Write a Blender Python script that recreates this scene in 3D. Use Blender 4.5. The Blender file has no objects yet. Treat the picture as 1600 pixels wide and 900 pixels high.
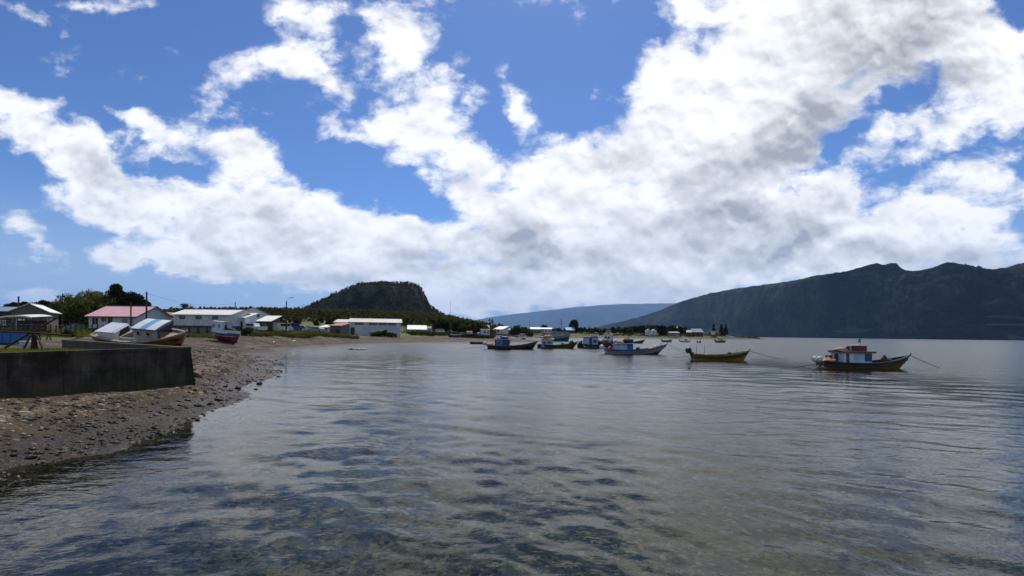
import bpy, math, random
import numpy as np
from mathutils import Vector, Matrix, Euler, noise as mnoise

R = math.radians
random.seed(7)
rng = np.random.default_rng(7)
scene = bpy.context.scene
col = scene.collection

# ------------------------------------------------------------------ camera
H = 2.7            # eye height above the water
F = 760.0          # focal length in pixels of a 1600 px wide frame
CX, CY = 800.0, 522.0
ROLL = math.atan(0.0112)
cr, sr = math.cos(ROLL), math.sin(ROLL)

cam = bpy.data.cameras.new('camera')
cam_o = bpy.data.objects.new('camera', cam)
col.objects.link(cam_o)
cam.sensor_width = 36
cam.lens = F / 1600 * 36
cam.shift_y = (CY - 450) / 1600
cam.clip_start = 0.1
cam.clip_end = 120000
M = Matrix(((cr, -sr, 0, 0), (0, 0, -1, 0), (sr, cr, 0, H), (0, 0, 0, 1)))
cam_o.matrix_world = M
scene.camera = cam_o

# ------------------------------------------------------------------ sun, exposure
SUN_EL, SUN_AZ = R(56), R(3)
sdir = Vector((math.sin(SUN_AZ) * math.cos(SUN_EL), math.cos(SUN_AZ) * math.cos(SUN_EL), math.sin(SUN_EL)))
sun = bpy.data.lights.new('sun', 'SUN')
sun.energy = 3.6
sun.angle = R(0.53)
sun.color = (1.0, 0.95, 0.87)
sun_o = bpy.data.objects.new('sun', sun)
col.objects.link(sun_o)
sun_o.rotation_euler = sdir.to_track_quat('Z', 'Y').to_euler()
scene.view_settings.view_transform = 'Standard'
scene.view_settings.look = 'None'
scene.view_settings.exposure = 0.1
scene.view_settings.gamma = 1
try:
    scene.cycles.max_bounces = 8
    scene.cycles.transparent_max_bounces = 16
    scene.cycles.volume_bounces = 0
    scene.cycles.caustics_reflective = False
    scene.cycles.caustics_refractive = False
    scene.cycles.sample_clamp_indirect = 4
except Exception:
    pass

# ------------------------------------------------------------------ node helper
class NT:
    def __init__(s, tree):
        s.t = tree; s.n = tree.nodes; s.l = tree.links
    def new(s, typ, **kw):
        n = s.n.new(typ)
        for k, v in kw.items():
            setattr(n, k, v)
        return n
    def put(s, sock, v):
        if v is None: return
        if hasattr(v, 'is_output'):
            s.l.new(v, sock)
        else:
            sock.default_value = v
    def math(s, op, a, b=None, c=None, clamp=False):
        n = s.new('ShaderNodeMath', operation=op, use_clamp=clamp)
        for i, v in enumerate((a, b, c)):
            s.put(n.inputs[i], v)
        return n.outputs[0]
    def vmath(s, op, a, b=None):
        n = s.new('ShaderNodeVectorMath', operation=op)
        s.put(n.inputs[0], a); s.put(n.inputs[1], b)
        return n.outputs[1] if op in ('LENGTH', 'DOT_PRODUCT') else n.outputs[0]
    def comb(s, x, y, z=0.0):
        n = s.new('ShaderNodeCombineXYZ')
        s.put(n.inputs[0], x); s.put(n.inputs[1], y); s.put(n.inputs[2], z)
        return n.outputs[0]
    def noise(s, vec, scale, detail=4, rough=0.55, dist=0.0, out=0):
        n = s.new('ShaderNodeTexNoise')
        s.put(n.inputs['Vector'], vec)
        n.inputs['Scale'].default_value = scale
        n.inputs['Detail'].default_value = detail
        n.inputs['Roughness'].default_value = rough
        n.inputs['Distortion'].default_value = dist
        return n.outputs[out]
    def smooth(s, v, a, b, lo=0.0, hi=1.0):
        n = s.new('ShaderNodeMapRange', interpolation_type='SMOOTHSTEP')
        s.put(n.inputs[0], v)
        n.inputs[1].default_value = a; n.inputs[2].default_value = b
        n.inputs[3].default_value = lo; n.inputs[4].default_value = hi
        return n.outputs[0]
    def mix(s, f, a, b, mode='MIX'):
        n = s.new('ShaderNodeMix', data_type='RGBA', blend_type=mode)
        s.put(n.inputs[0], f)
        s.put(n.inputs[6], a if hasattr(a, 'is_output') else tuple(a) + (1,) if len(a) == 3 else a)
        s.put(n.inputs[7], b if hasattr(b, 'is_output') else tuple(b) + (1,) if len(b) == 3 else b)
        return n.outputs[2]
    def bump(s, h, strength=0.5, dist=0.05, normal=None):
        n = s.new('ShaderNodeBump')
        n.inputs['Strength'].default_value = strength
        n.inputs['Distance'].default_value = dist
        s.put(n.inputs['Height'], h)
        if normal is not None: s.put(n.inputs['Normal'], normal)
        return n.outputs[0]

# ------------------------------------------------------------------ sky
world = bpy.data.worlds.new('World')
scene.world = world
world.use_nodes = True
W = NT(world.node_tree)
W.n.clear()
SKY = 0.1
tc = W.new('ShaderNodeTexCoord').outputs['Generated']
sky = W.new('ShaderNodeTexSky', sky_type='NISHITA')
sky.sun_disc = False
sky.sun_elevation = SUN_EL
sky.sun_rotation = SUN_AZ
sky.altitude = 0
sky.air_density = 1.0
sky.dust_density = 0.3
sky.ozone_density = 3.0
sep = W.new('ShaderNodeSeparateXYZ')
W.l.new(tc, sep.inputs[0])
dx, dy, dz = sep.outputs
W.l.new(W.vmath('NORMALIZE', W.comb(dx, dy, W.math('MULTIPLY_ADD', W.math('MAXIMUM', dz, 0.0), .92, .075))), sky.inputs['Vector'])
yy = W.math('MAXIMUM', dy, 0.05)
u = W.math('DIVIDE', dx, yy)
v = W.math('DIVIDE', dz, yy)
zc = W.math('ADD', W.math('MAXIMUM', dz, 0.0), 0.22)
pl = W.comb(W.math('DIVIDE', dx, zc), W.math('DIVIDE', dy, zc), 0.0)       # flat cloud deck
uv = W.comb(u, v, 0.0)
# billows: deck noise mixed with upright noise
warp = W.noise(W.comb(W.math('MULTIPLY', u, 1.0), W.math('MULTIPLY', v, 1.5), 3.1), 7.0, 5, 0.6, 0.0, 1)
wv = W.vmath('MULTIPLY', W.vmath('SUBTRACT', warp, (0.5, 0.5, 0.5)), (0.16, 0.12, 0.0))
uvw = W.vmath('ADD', uv, wv)

def skyblobs(lst, vec, k):
    acc = None
    for (cx, cy, rx, ry, ang, amp) in lst:
        a0 = (cx - CX) / F; b0 = (cy - CY) / F
        uu = a0 * cr + b0 * sr; dn = -a0 * sr + b0 * cr
        m = W.new('ShaderNodeMapping', vector_type='TEXTURE')
        W.l.new(vec, m.inputs['Vector'])
        m.inputs['Location'].default_value = (uu, -dn, 0)
        m.inputs['Rotation'].default_value = (0, 0, -R(ang))
        m.inputs['Scale'].default_value = (rx / F * k, ry / F * k, 1)
        g = W.new('ShaderNodeTexGradient', gradient_type='SPHERICAL')
        W.l.new(m.outputs[0], g.inputs[0])
        acc = W.math('MULTIPLY', g.outputs['Fac'], amp) if acc is None else W.math('MULTIPLY_ADD', g.outputs['Fac'], amp, acc)
    return acc

CLOUDS = [
 (30, 18, 50, 16, 25, .95), (235, 10, 60, 16, 10, .85), (115, 8, 26, 10, 0, .75),
 (455, 10, 46, 34, 0, .85), (470, 75, 46, 42, 20, .9), (500, 120, 46, 32, 30, .9), (385, 120, 52, 30, -15, .95),
 (580, 25, 38, 30, 20, .85), (645, 40, 48, 36, 20, .9), (620, 90, 42, 40, 40, .85), (645, 155, 42, 42, 50, 1.0), (705, 150, 34, 46, 20, 1.05),
 (810, 155, 44, 36, 10, 1.25), (925, 125, 75, 40, -30, -.6), (762, 125, 22, 60, 0, -.6), (855, 130, 25, 50, 0, -.4), (1085, 15, 30, 12, 20, .5),
 (60, 208, 95, 38, 32, 1.05), (150, 266, 70, 34, 32, 1.05), (5, 180, 60, 34, 20, .95),
 (315, 215, 110, 40, 10, 1.1), (205, 183, 50, 18, 20, .75), (410, 238, 50, 20, 10, .8),
 (130, 320, 130, 24, 5, .85), (280, 312, 150, 40, 8, .85), (420, 298, 130, 38, 10, .75), (520, 330, 130, 38, 12, .75),
 (630, 370, 120, 30, 8, .8), (350, 370, 150, 40, 5, .85), (480, 390, 170, 40, 0, .8), (300, 400, 100, 28, 0, .7),
 (230, 408, 130, 10, 6, .7), (400, 420, 120, 20, 5, .75), (560, 425, 180, 24, 0, .8), (30, 355, 36, 18, 30, .85), (40, 462, 110, 12, 0, .5),
 (90, 157, 26, 8, 10, .5),
 (560, 208, 45, 20, -10, .75), (650, 222, 85, 34, 10, .85), (725, 255, 95, 45, 20, .95), (770, 320, 95, 55, 10, .8),
 (990, 215, 120, 80, -35, 1.0), (1130, 130, 140, 95, -35, 1.05), (1290, 70, 180, 110, -20, 1.1), (1450, 60, 130, 100, -10, 1.0),
 (1060, 300, 190, 85, -15, 1.0), (890, 300, 55, 55, -10, .8), (870, 370, 140, 55, 0, .9), (1200, 250, 140, 80, -30, 1.0),
 (1050, 390, 220, 60, 0, .9), (1250, 370, 200, 60, 0, .8), (1470, 365, 170, 50, 0, .75), (1530, 290, 110, 45, -15, .6),
 (1530, 190, 110, 50, -20, .85), (1580, 100, 70, 60, -30, .85), (1340, 290, 80, 40, -30, .6), (1430, 395, 220, 26, 0, .8),
 (690, 462, 130, 12, 4, .65), (800, 472, 130, 14, 0, .7), (770, 484, 170, 20, 0, .75), (930, 462, 120, 14, -4, .7), (60, 458, 90, 8, 2, .45), (20, 470, 60, 6, 0, .45), (110, 466, 50, 6, 0, .4), (1250, 405, 120, 26, -14, .7),
 (720, 440, 200, 24, 0, .75), (930, 440, 150, 26, 0, .8), (1040, 445, 120, 26, -5, .8),
 (820, -110, 260, 80, 0, .7), (1300, -150, 400, 130, 0, 1.2), (300, -190, 260, 70, 10, .9),
 (1305, 232, 24, 46, 40, -1.0), (1385, 168, 44, 20, -25, -1.1), (1360, 322, 34, 22, -20, -.8), (1500, 243, 110, 9, -15, -.45), (1490, 320, 110, 30, -5, .5), (1490, 205, 100, 24, -18, .35), (1500, 275, 90, 18, -10, .4),
 (1580, 10, 50, 24, 0, -1.1), (1580, 262, 50, 16, 0, -.5), (930, 385, 20, 12, 0, -.5), (655, 322, 45, 24, 0, -.6), (1248, 275, 22, 15, 0, -.8),
 (285, 268, 85, 13, 8, -.7), (30, 288, 62, 28, 20, -.6), (172, 196, 40, 18, 40, -.6), (470, 215, 30, 30, 0, -.3),
 (620, 300, 55, 24, 20, -.5), (490, 270, 60, 22, 10, -.5),
]
SHADE = [
 (1360, 70, 130, 75, -20, .9), (1450, 110, 90, 60, -30, .6), (1200, 245, 110, 38, -20, 1.0), (1280, 190, 90, 34, -45, .7),
 (970, 245, 65, 34, -35, .55), (1160, 355, 150, 36, -10, .8), (1200, 402, 90, 20, -25, 1.0), (800, 372, 60, 28, 0, .95), (820, 395, 60, 18, 0, .6),
 (435, 350, 42, 22, 10, .9), (660, 405, 75, 16, 0, .9), (490, 395, 35, 18, 0, .6), (340, 388, 55, 22, 20, .5), (400, 437, 50, 10, 0, .7),
 (165, 272, 50, 20, 25, .7), (780, 432, 60, 13, 0, .6), (1080, 335, 110, 38, 0, .45), (1350, 385, 120, 24, 0, .4), (725, 300, 50, 24, 0, .3),
 (1000, 400, 110, 34, 0, .45), (330, 236, 70, 12, 10, .35), (1480, 405, 150, 14, 0, .5), (870, 400, 60, 22, 0, .4), (560, 440, 120, 10, 0, .5),
 (900, 460, 150, 10, 0, .4), (1300, -120, 300, 90, 0, .8),
]
n_deck = W.noise(pl, 5.2, 9, 0.62, 0.35)
n_up = W.noise(W.comb(W.math('MULTIPLY', u, 1.0), W.math('MULTIPLY', v, 1.5), 0.0), 7.5, 9, 0.6, 0.25)
nz = W.math('ADD', W.math('MULTIPLY', n_deck, 0.55), W.math('MULTIPLY', n_up, 0.45))
cov = skyblobs(CLOUDS, uvw, 1.75)
cov = W.math('MINIMUM', cov, 1.6)
n_fine = W.noise(uvw, 26.0, 6, 0.65, 0.4)
def billow(vec):
    vn = W.new('ShaderNodeTexVoronoi', feature='F1')
    vn.inputs['Scale'].default_value = 9.0; vn.inputs['Detail'].default_value = 3.0; vn.inputs['Roughness'].default_value = .55
    W.l.new(vec, vn.inputs['Vector'])
    return vn.outputs['Distance']
wv2 = W.vmath('MULTIPLY', W.vmath('SUBTRACT', W.noise(uv, 16.0, 4, .6, 0, 1), (.5, .5, .5)), (.05, .05, 0))
puff_v = W.vmath('ADD', W.comb(u, W.math('MULTIPLY', v, 1.25), 0.0), wv2)
b1 = billow(puff_v)
b2 = billow(W.vmath('ADD', puff_v, (.004, .016, 0)))
base = W.math('MULTIPLY_ADD', W.math('SUBTRACT', nz, 0.5), 3.1, cov)
base = W.math('MULTIPLY_ADD', W.math('SUBTRACT', n_fine, 0.5), 0.7, base)
base = W.math('MULTIPLY_ADD', W.math('SUBTRACT', .93, b1), .75, base)
# away from the mapped part of the sky: scattered clouds
outside = W.smooth(dy, 0.1, 0.3, 0.42, 0.0)
base = W.math('ADD', base, outside)
alpha = W.smooth(base, 0.18, 1.05)
# relief: same noise sampled a little higher
off = W.vmath('ADD', uv, (0.004, 0.022, 0.0))
so = W.new('ShaderNodeSeparateXYZ'); W.l.new(off, so.inputs[0])
n_up2 = W.noise(W.comb(so.outputs[0], W.math('MULTIPLY', so.outputs[1], 1.5), 0.0), 7.5, 3, 0.5, 0.25)
n_up3 = W.noise(W.comb(W.math('MULTIPLY', u, 1.0), W.math('MULTIPLY', v, 1.5), 0.0), 7.5, 3, 0.5, 0.25)
relief = W.math('SUBTRACT', n_up2, n_up3)
n_soft = W.smooth(W.noise(uvw, 5.5, 4, 0.5, 0.4), .28, .7)
shade = skyblobs(SHADE, uvw, 1.7)
shade = W.math('MULTIPLY', W.math('MULTIPLY', shade, W.math('MULTIPLY_ADD', n_soft, 0.4, 0.5)), 1.0)
shade = W.math('ADD', shade, W.math('MULTIPLY_ADD', W.math('SUBTRACT', b2, b1), .55, W.math('MULTIPLY', relief, 1.5)))
n_mid = W.smooth(W.noise(W.vmath('ADD', uvw, (0, 0, 3.7)), 13.0, 5, 0.55, 0.3), .3, .72)
shade = W.math('MULTIPLY_ADD', n_mid, W.smooth(base, .5, 1.5, .04, .18), shade)
shade = W.math('MULTIPLY_ADD', W.smooth(base, 0.8, 1.8), 0.08, shade, clamp=True)
ccol = W.mix(shade, (1.18, 1.175, 1.16), (0.40, 0.41, 0.43))
# clouds glow more strongly close to the sun (forward scattering)
sd = W.vmath('DOT_PRODUCT', tc, tuple(sdir))
ccol = W.mix(1.0, ccol, W.mix(W.smooth(sd, .90, .99), (1, 1, 1), (2.6, 2.5, 2.35)), 'MULTIPLY')
ccol = W.mix(1.0, ccol, (1 / SKY, 1 / SKY, 1 / SKY), 'MULTIPLY')
gm = W.new('ShaderNodeGamma'); W.l.new(W.mix(1.0, sky.outputs[0], (SKY, SKY, SKY), 'MULTIPLY'), gm.inputs[0])
gm.inputs[1].default_value = 1.6
tint = W.mix(1.0, gm.outputs[0], (1.08 / SKY, 1.2 / SKY, 1.3 / SKY), 'MULTIPLY')
tint = W.mix(W.smooth(dz, .24, .0, 0, .9), tint, (.46 / SKY, .58 / SKY, .70 / SKY))      # pale air above the horizon
final = W.mix(W.math('MULTIPLY', alpha, 0.97), tint, ccol)
bg = W.new('ShaderNodeBackground')
W.l.new(final, bg.inputs[0])
bg.inputs[1].default_value = SKY
wo = W.new('ShaderNodeOutputWorld')
W.l.new(bg.outputs[0], wo.inputs[0])
try:
    world.cycles.sampling_method = 'MANUAL'
    world.cycles.sample_map_resolution = 512
except Exception:
    pass

# ------------------------------------------------------------------ place helpers
def ray(px, py):
    a = (px - CX) / F; b = (py - CY) / F
    return a * cr + b * sr, -a * sr + b * cr          # lateral, down (both per metre of depth)
def P(px, py, d):
    uu, dn = ray(px, py)
    return Vector((uu * d, d, H - dn * d))
def zpx(px, py, d):
    return H - ray(px, py)[1] * d
def water(px, py):
    uu, dn = ray(px, py)
    d = H / dn
    return (uu * d, d)
def X(px, d):
    return ray(px, CY)[0] * d

def tag(o, label=None, cat=None, group=None, kind=None):
    if label: o['label'] = label
    if cat: o['category'] = cat
    if group: o['group'] = group
    if kind: o['kind'] = kind
    return o
def empty(name, label, cat, loc, rot=(0, 0, 0), group=None):
    o = bpy.data.objects.new(name, None)
    col.objects.link(o)
    o.location = loc
    o.rotation_euler = rot
    o.empty_display_size = 0.3
    return tag(o, label, cat, group)
def world_of(o):
    return Matrix.Translation(o.location) @ o.rotation_euler.to_matrix().to_4x4() @ Matrix.Diagonal(o.scale).to_4x4()

class MB:
    def __init__(s):
        s.v = []; s.f = []; s.m = []
    def face(s, pts, m=0):
        n = len(s.v); s.v.extend(tuple(p) for p in pts)
        s.f.append(tuple(range(n, n + len(pts)))); s.m.append(m)
    def mesh(s, v, f, m=0):
        n = len(s.v); s.v.extend(tuple(p) for p in v)
        for q in f:
            s.f.append(tuple(i + n for i in q)); s.m.append(m)
        return s
    def box(s, x0, x1, y0, y1, z0, z1, m=0, bev=0.0, tf=None):
        b = min(bev, abs(x1 - x0) * .3, abs(y1 - y0) * .3)
        if b <= 0:
            v = [(x0, y0, z0), (x1, y0, z0), (x1, y1, z0), (x0, y1, z0), (x0, y0, z1), (x1, y0, z1), (x1, y1, z1), (x0, y1, z1)]
            f = [(0, 3, 2, 1), (4, 5, 6, 7), (0, 1, 5, 4), (1, 2, 6, 5), (2, 3, 7, 6), (3, 0, 4, 7)]
        else:
            def ring(x0, x1, y0, y1, z, b):
                return [(x0 + b, y0, z), (x1 - b, y0, z), (x1, y0 + b, z), (x1, y1 - b, z), (x1 - b, y1, z), (x0 + b, y1, z), (x0, y1 - b, z), (x0, y0 + b, z)]
            bz = min(b, abs(z1 - z0) * .3)
            v = ring(x0 + bz, x1 - bz, y0 + bz, y1 - bz, z0, b) + ring(x0, x1, y0, y1, z0 + bz, b) + ring(x0, x1, y0, y1, z1 - bz, b) + ring(x0 + bz, x1 - bz, y0 + bz, y1 - bz, z1, b)
            f = [tuple(reversed(range(8))), tuple(range(24, 32))]
            for k in range(3):
                for i in range(8):
                    j = (i + 1) % 8
                    f.append((k * 8 + i, k * 8 + j, k * 8 + 8 + j, k * 8 + 8 + i))
        if tf is not None:
            v = [tuple(tf @ Vector(p)) for p in v]
        return s.mesh(v, f, m)
    def tube(s, pts, r, n=6, m=0, cap=True):
        pts = [Vector(p) for p in pts]
        rs = r if isinstance(r, (list, tuple)) else [r] * len(pts)
        rings = []
        for i, p in enumerate(pts):
            t = (pts[min(i + 1, len(pts) - 1)] - pts[max(i - 1, 0)])
            if t.length < 1e-9: t = Vector((0, 0, 1))
            t.normalize()
            a = t.cross(Vector((0, 0, 1)) if abs(t.z) < .9 else Vector((1, 0, 0))).normalized()
            b = t.cross(a)
            rings.append([p + (a * math.cos(2 * math.pi * k / n) + b * math.sin(2 * math.pi * k / n)) * rs[i] for k in range(n)])
        v = [q for ring in rings for q in ring]
        f = []
        for i in range(len(pts) - 1):
            for k in range(n):
                f.append((i * n + k, i * n + (k + 1) % n, (i + 1) * n + (k + 1) % n, (i + 1) * n + k))
        if cap:
            f.append(tuple(range(n))); f.append(tuple(reversed(range((len(pts) - 1) * n, len(pts) * n))))
        return s.mesh(v, f, m)
    def beam(s, p, q, w, h, m=0):
        p, q = Vector(p), Vector(q)
        t = (q - p); L = t.length; t.normalize()
        a = t.cross(Vector((0, 0, 1)) if abs(t.z) < .95 else Vector((0, 1, 0))).normalized()
        b = a.cross(t)
        c = [(-1, -1), (1, -1), (1, 1), (-1, 1)]
        v = [p + a * (i * w / 2) + b * (j * h / 2) for i, j in c] + [q + a * (i * w / 2) + b * (j * h / 2) for i, j in c]
        return s.mesh(v, [(0, 1, 2, 3), (7, 6, 5, 4), (0, 4, 5, 1), (1, 5, 6, 2), (2, 6, 7, 3), (3, 7, 4, 0)], m)
    def lump(s, c, rx, ry, rz, seed=0, amp=.25, n=8, rings=5, m=0):
        v = []; f = []
        c = Vector(c)
        for i in range(rings + 1):
            th = math.pi * i / rings
            for k in range(n):
                ph = 2 * math.pi * k / n
                p = Vector((math.sin(th) * math.cos(ph), math.sin(th) * math.sin(ph), math.cos(th)))
                q = 1 + amp * mnoise.noise(p * 1.6 + Vector((seed * 7.3, seed * 1.7, 0))) * 2
                v.append(c + Vector((p.x * rx * q, p.y * ry * q, p.z * rz * q)))
        for i in range(rings):
            for k in range(n):
                f.append((i * n + k, (i + 1) * n + k, (i + 1) * n + (k + 1) % n, i * n + (k + 1) % n))
        return s.mesh(v, f, m)
    def data(s, name, mats, smooth=False):
        me = bpy.data.meshes.new(name)
        me.from_pydata(s.v, [], s.f)
        for mt in (mats if isinstance(mats, (list, tuple)) else [mats]):
            me.materials.append(mt)
        me.polygons.foreach_set('material_index', s.m)
        if smooth:
            me.polygons.foreach_set('use_smooth', [True] * len(s.f))
        me.update()
        return me
    def build(s, name, mats, parent=None, smooth=False):
        o = bpy.data.objects.new(name, s.data(name, mats, smooth))
        col.objects.link(o)
        if parent is not None: o.parent = parent
        return o

def np_mesh(name, V, Fq, mat, smooth=False, attrs=None):
    me = bpy.data.meshes.new(name)
    V = np.asarray(V, dtype=np.float32); Fq = np.asarray(Fq, dtype=np.int32)
    k = Fq.shape[1]
    me.vertices.add(len(V)); me.vertices.foreach_set('co', V.ravel())
    me.loops.add(Fq.size); me.loops.foreach_set('vertex_index', Fq.ravel())
    me.polygons.add(len(Fq))
    me.polygons.foreach_set('loop_start', np.arange(0, Fq.size, k, dtype=np.int32))
    me.polygons.foreach_set('loop_total', np.full(len(Fq), k, dtype=np.int32))
    if smooth: me.polygons.foreach_set('use_smooth', np.ones(len(Fq), dtype=bool))
    me.update(calc_edges=True)
    if attrs:
        for an, av in attrs.items():
            a = me.attributes.new(an, 'FLOAT', 'POINT'); a.data.foreach_set('value', np.asarray(av, dtype=np.float32))
    me.materials.append(mat)
    return me
def link(name, me, parent=None):
    o = bpy.data.objects.new(name, me); col.objects.link(o)
    if parent is not None: o.parent = parent
    return o

# ------------------------------------------------------------------ materials
def new_mat(name):
    m = bpy.data.materials.new(name); m.use_nodes = True
    t = NT(m.node_tree); t.n.clear()
    out = t.new('ShaderNodeOutputMaterial')
    return m, t, out
_cache = {}
def paint(name, c, rough=.55, var=.18, scale=3.0, dirt=0.25, bump=.15, metal=0.0, corr=None, planks=None, spec=.4):
    """weathered surface: base colour with mottling, streaky dirt, optional corrugation or planks"""
    if name in _cache: return _cache[name]
    m, t, out = new_mat(name)
    co = t.new('ShaderNodeTexCoord').outputs['Object']
    n1 = t.noise(co, scale, 5, .6)
    n2 = t.noise(t.vmath('MULTIPLY', co, (2.2, 2.2, .5)), scale * 1.3, 6, .65)
    c = np.array(c)
    a = t.mix(t.smooth(n1, .3, .7), tuple(c * (1 - var)), tuple(np.minimum(c * (1 + var), .95)))
    d = t.mix(t.smooth(n2, .52, .75, 0, dirt), a, tuple(c * .35 + np.array([.05, .04, .03]) * .5))
    b = t.new('ShaderNodeBsdfPrincipled')
    h = n2
    if corr:
        w = t.new('ShaderNodeTexWave', wave_type='BANDS', bands_direction=corr[0])
        w.inputs['Scale'].default_value = corr[1]
        t.l.new(co, w.inputs['Vector'])
        h = t.math('MULTIPLY_ADD', w.outputs['Fac'], 2.0, n2)
        d = t.mix(t.smooth(w.outputs['Fac'], 0, .5, .22, 0), d, tuple(c * .45))
    if planks:
        w = t.new('ShaderNodeTexWave', wave_type='BANDS', bands_direction=planks[0], wave_profile='SAW')
        w.inputs['Scale'].default_value = planks[1]
        t.l.new(co, w.inputs['Vector'])
        h = t.math('MULTIPLY_ADD', w.outputs['Fac'], 1.0, n2)
        d = t.mix(t.smooth(w.outputs['Fac'], 0, .12, .55, 0), d, tuple(c * .3))
    t.l.new(d, b.inputs['Base Color'])
    b.inputs['Roughness'].default_value = rough
    b.inputs['Metallic'].default_value = metal
    b.inputs['Specular IOR Level'].default_value = spec
    t.l.new(t.bump(h, bump, .03), b.inputs['Normal'])
    t.l.new(b.outputs[0], out.inputs[0])
    _cache[name] = m
    return m
def leaf_mat(name, c1, c2, trans=.3):
    if name in _cache: return _cache[name]
    m, t, out = new_mat(name)
    geo = t.new('ShaderNodeNewGeometry')
    oi = t.new('ShaderNodeObjectInfo')
    n = t.noise(geo.outputs['Position'], .9, 4, .7)
    r = t.math('ADD', t.math('MULTIPLY', t.math('SUBTRACT', n, .5), 2.4), t.math('MULTIPLY_ADD', oi.outputs['Random'], .5, .25))
    c = t.mix(t.smooth(r, .1, .9), c1, c2)
    d = t.new('ShaderNodeBsdfDiffuse'); t.l.new(c, d.inputs[0])
    tr = t.new('ShaderNodeBsdfTranslucent'); t.l.new(t.mix(1.0, c, (1.25, 1.2, .6), 'MULTIPLY'), tr.inputs[0])
    mx = t.new('ShaderNodeMixShader'); mx.inputs[0].default_value = trans
    t.l.new(d.outputs[0], mx.inputs[1]); t.l.new(tr.outputs[0], mx.inputs[2])
    t.l.new(mx.outputs[0], out.inputs[0])
    _cache[name] = m
    return m

WHITE = paint('white_paint', (.72, .73, .72), .5, .1, 2.0, .35)
WHITE2 = paint('white_boards', (.62, .65, .68), .6, .12, 1.5, .4, planks=('Z', 2.2))
WHITEX = paint('white_panels', (.55, .58, .62), .6, .14, .6, .45, planks=('X', .45))
PALE = paint('pale_blue_paint', (.42, .55, .70), .5, .12, 2, .3)
GREYBLUE = paint('grey_blue_paint', (.30, .36, .42), .55, .15, 2, .35)
CREAM = paint('cream_paint', (.62, .58, .48), .55, .12, 2, .3)
BLUE = paint('blue_paint', (.02, .12, .36), .4, .2, 2, .25)
DBLUE = paint('dark_blue_paint', (.012, .045, .16), .4, .2, 2, .2)
SKYBLUE = paint('light_blue_paint', (.16, .36, .68), .5, .12, 2, .2)
NAVY = paint('navy_paint', (.012, .02, .045), .4, .25, 2, .2)
BLACK = paint('black_paint', (.014, .014, .015), .45, .3, 2, .15)
TEAL = paint('teal_paint', (.01, .17, .16), .45, .2, 1.5, .3)
GREENH = paint('green_hull_paint', (.012, .16, .12), .45, .2, 1.0, .3)
ORANGE = paint('orange_paint', (.36, .15, .02), .45, .18, 2, .3)
YELLOW = paint('yellow_paint', (.50, .27, .03), .45, .18, 2, .35)
OCHRE = paint('ochre_paint', (.26, .15, .03), .5, .2, 2, .35)
BROWN = paint('brown_paint', (.12, .055, .02), .55, .25, 2, .3)
RED = paint('red_paint', (.45, .02, .02), .45, .2, 2, .25)
DRED = paint('dark_red_paint', (.15, .012, .014), .5, .2, 2, .3)
WOOD = paint('weathered_wood', (.22, .17, .12), .75, .3, 4, .4, planks=('Y', 4))
DWOOD = paint('dark_wood', (.055, .042, .032), .8, .3, 4, .3)
GWOOD = paint('grey_wood', (.13, .115, .10), .8, .25, 2, .4, planks=('X', 3))
SAND = paint('worn_deck', (.52, .45, .33), .7, .2, 3, .5, planks=('Y', 3))
RUST = paint('rusty_iron', (.055, .025, .016), .85, .4, 5, .4)
IRON = paint('dark_iron', (.03, .03, .032), .6, .3, 4, .3)
GALV = paint('galvanised_steel', (.32, .33, .35), .45, .15, 3, .25, metal=.4)
RUBBER = paint('rubber', (.015, .015, .015), .8, .2, 4, .1)
NETO = paint('orange_net', (.48, .26, .12), .9, .35, 9, .4, bump=.8)
NETD = paint('dark_net', (.05, .045, .05), .9, .4, 9, .4, bump=.8)
ROOFW = paint('white_corrugated_roof', (.82, .80, .74), .5, .08, .8, .25, corr=('X', 2.2), metal=.0)
ROOFG = paint('grey_corrugated_roof', (.40, .42, .45), .4, .12, .8, .35, corr=('X', 2.2), metal=.2)
ROOFP = paint('pink_corrugated_roof', (.74, .43, .44), .5, .08, .6, .15, corr=('X', 2.2))
ROOFO = paint('rust_orange_roof', (.42, .16, .08), .6, .2, 1, .4, corr=('X', 2.2))
ROOFD = paint('dark_roof', (.10, .10, .11), .6, .2, 1, .3, corr=('X', 2.2))
ROOFB = paint('blue_roof', (.22, .45, .66), .5, .15, 1, .3, corr=('X', 2.2))
GLASS = paint('dark_window_glass', (.018, .022, .028), .12, .2, 1, .1, bump=.02, spec=.6)
TRIMR = paint('red_trim', (.20, .03, .035), .6, .2, 2, .3)
CARW = paint('car_white', (.70, .71, .72), .25, .05, 1, .15, bump=.02)
CARB = paint('car_blue', (.03, .06, .2), .25, .05, 1, .15, bump=.02)
CARD = paint('car_dark', (.03, .03, .035), .25, .05, 1, .15, bump=.02)
CARG = paint('car_grey', (.3, .32, .34), .25, .05, 1, .15, bump=.02)

LEAF_WILLOW = leaf_mat('willow_leaves', (.032, .045, .013), (.13, .145, .04), .38)
LEAF_DARK = leaf_mat('dark_leaves', (.010, .018, .008), (.035, .050, .018), .22)
LEAF_MID = leaf_mat('green_leaves', (.020, .032, .010), (.075, .085, .024), .3)
LEAF_OLIVE = leaf_mat('olive_leaves', (.035, .038, .014), (.10, .095, .032), .3)
GRASSM = leaf_mat('grass_blades', (.05, .075, .012), (.17, .19, .04), .4)
SCRUBM = leaf_mat('scrub_leaves', (.045, .048, .022), (.13, .12, .05), .3)

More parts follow.
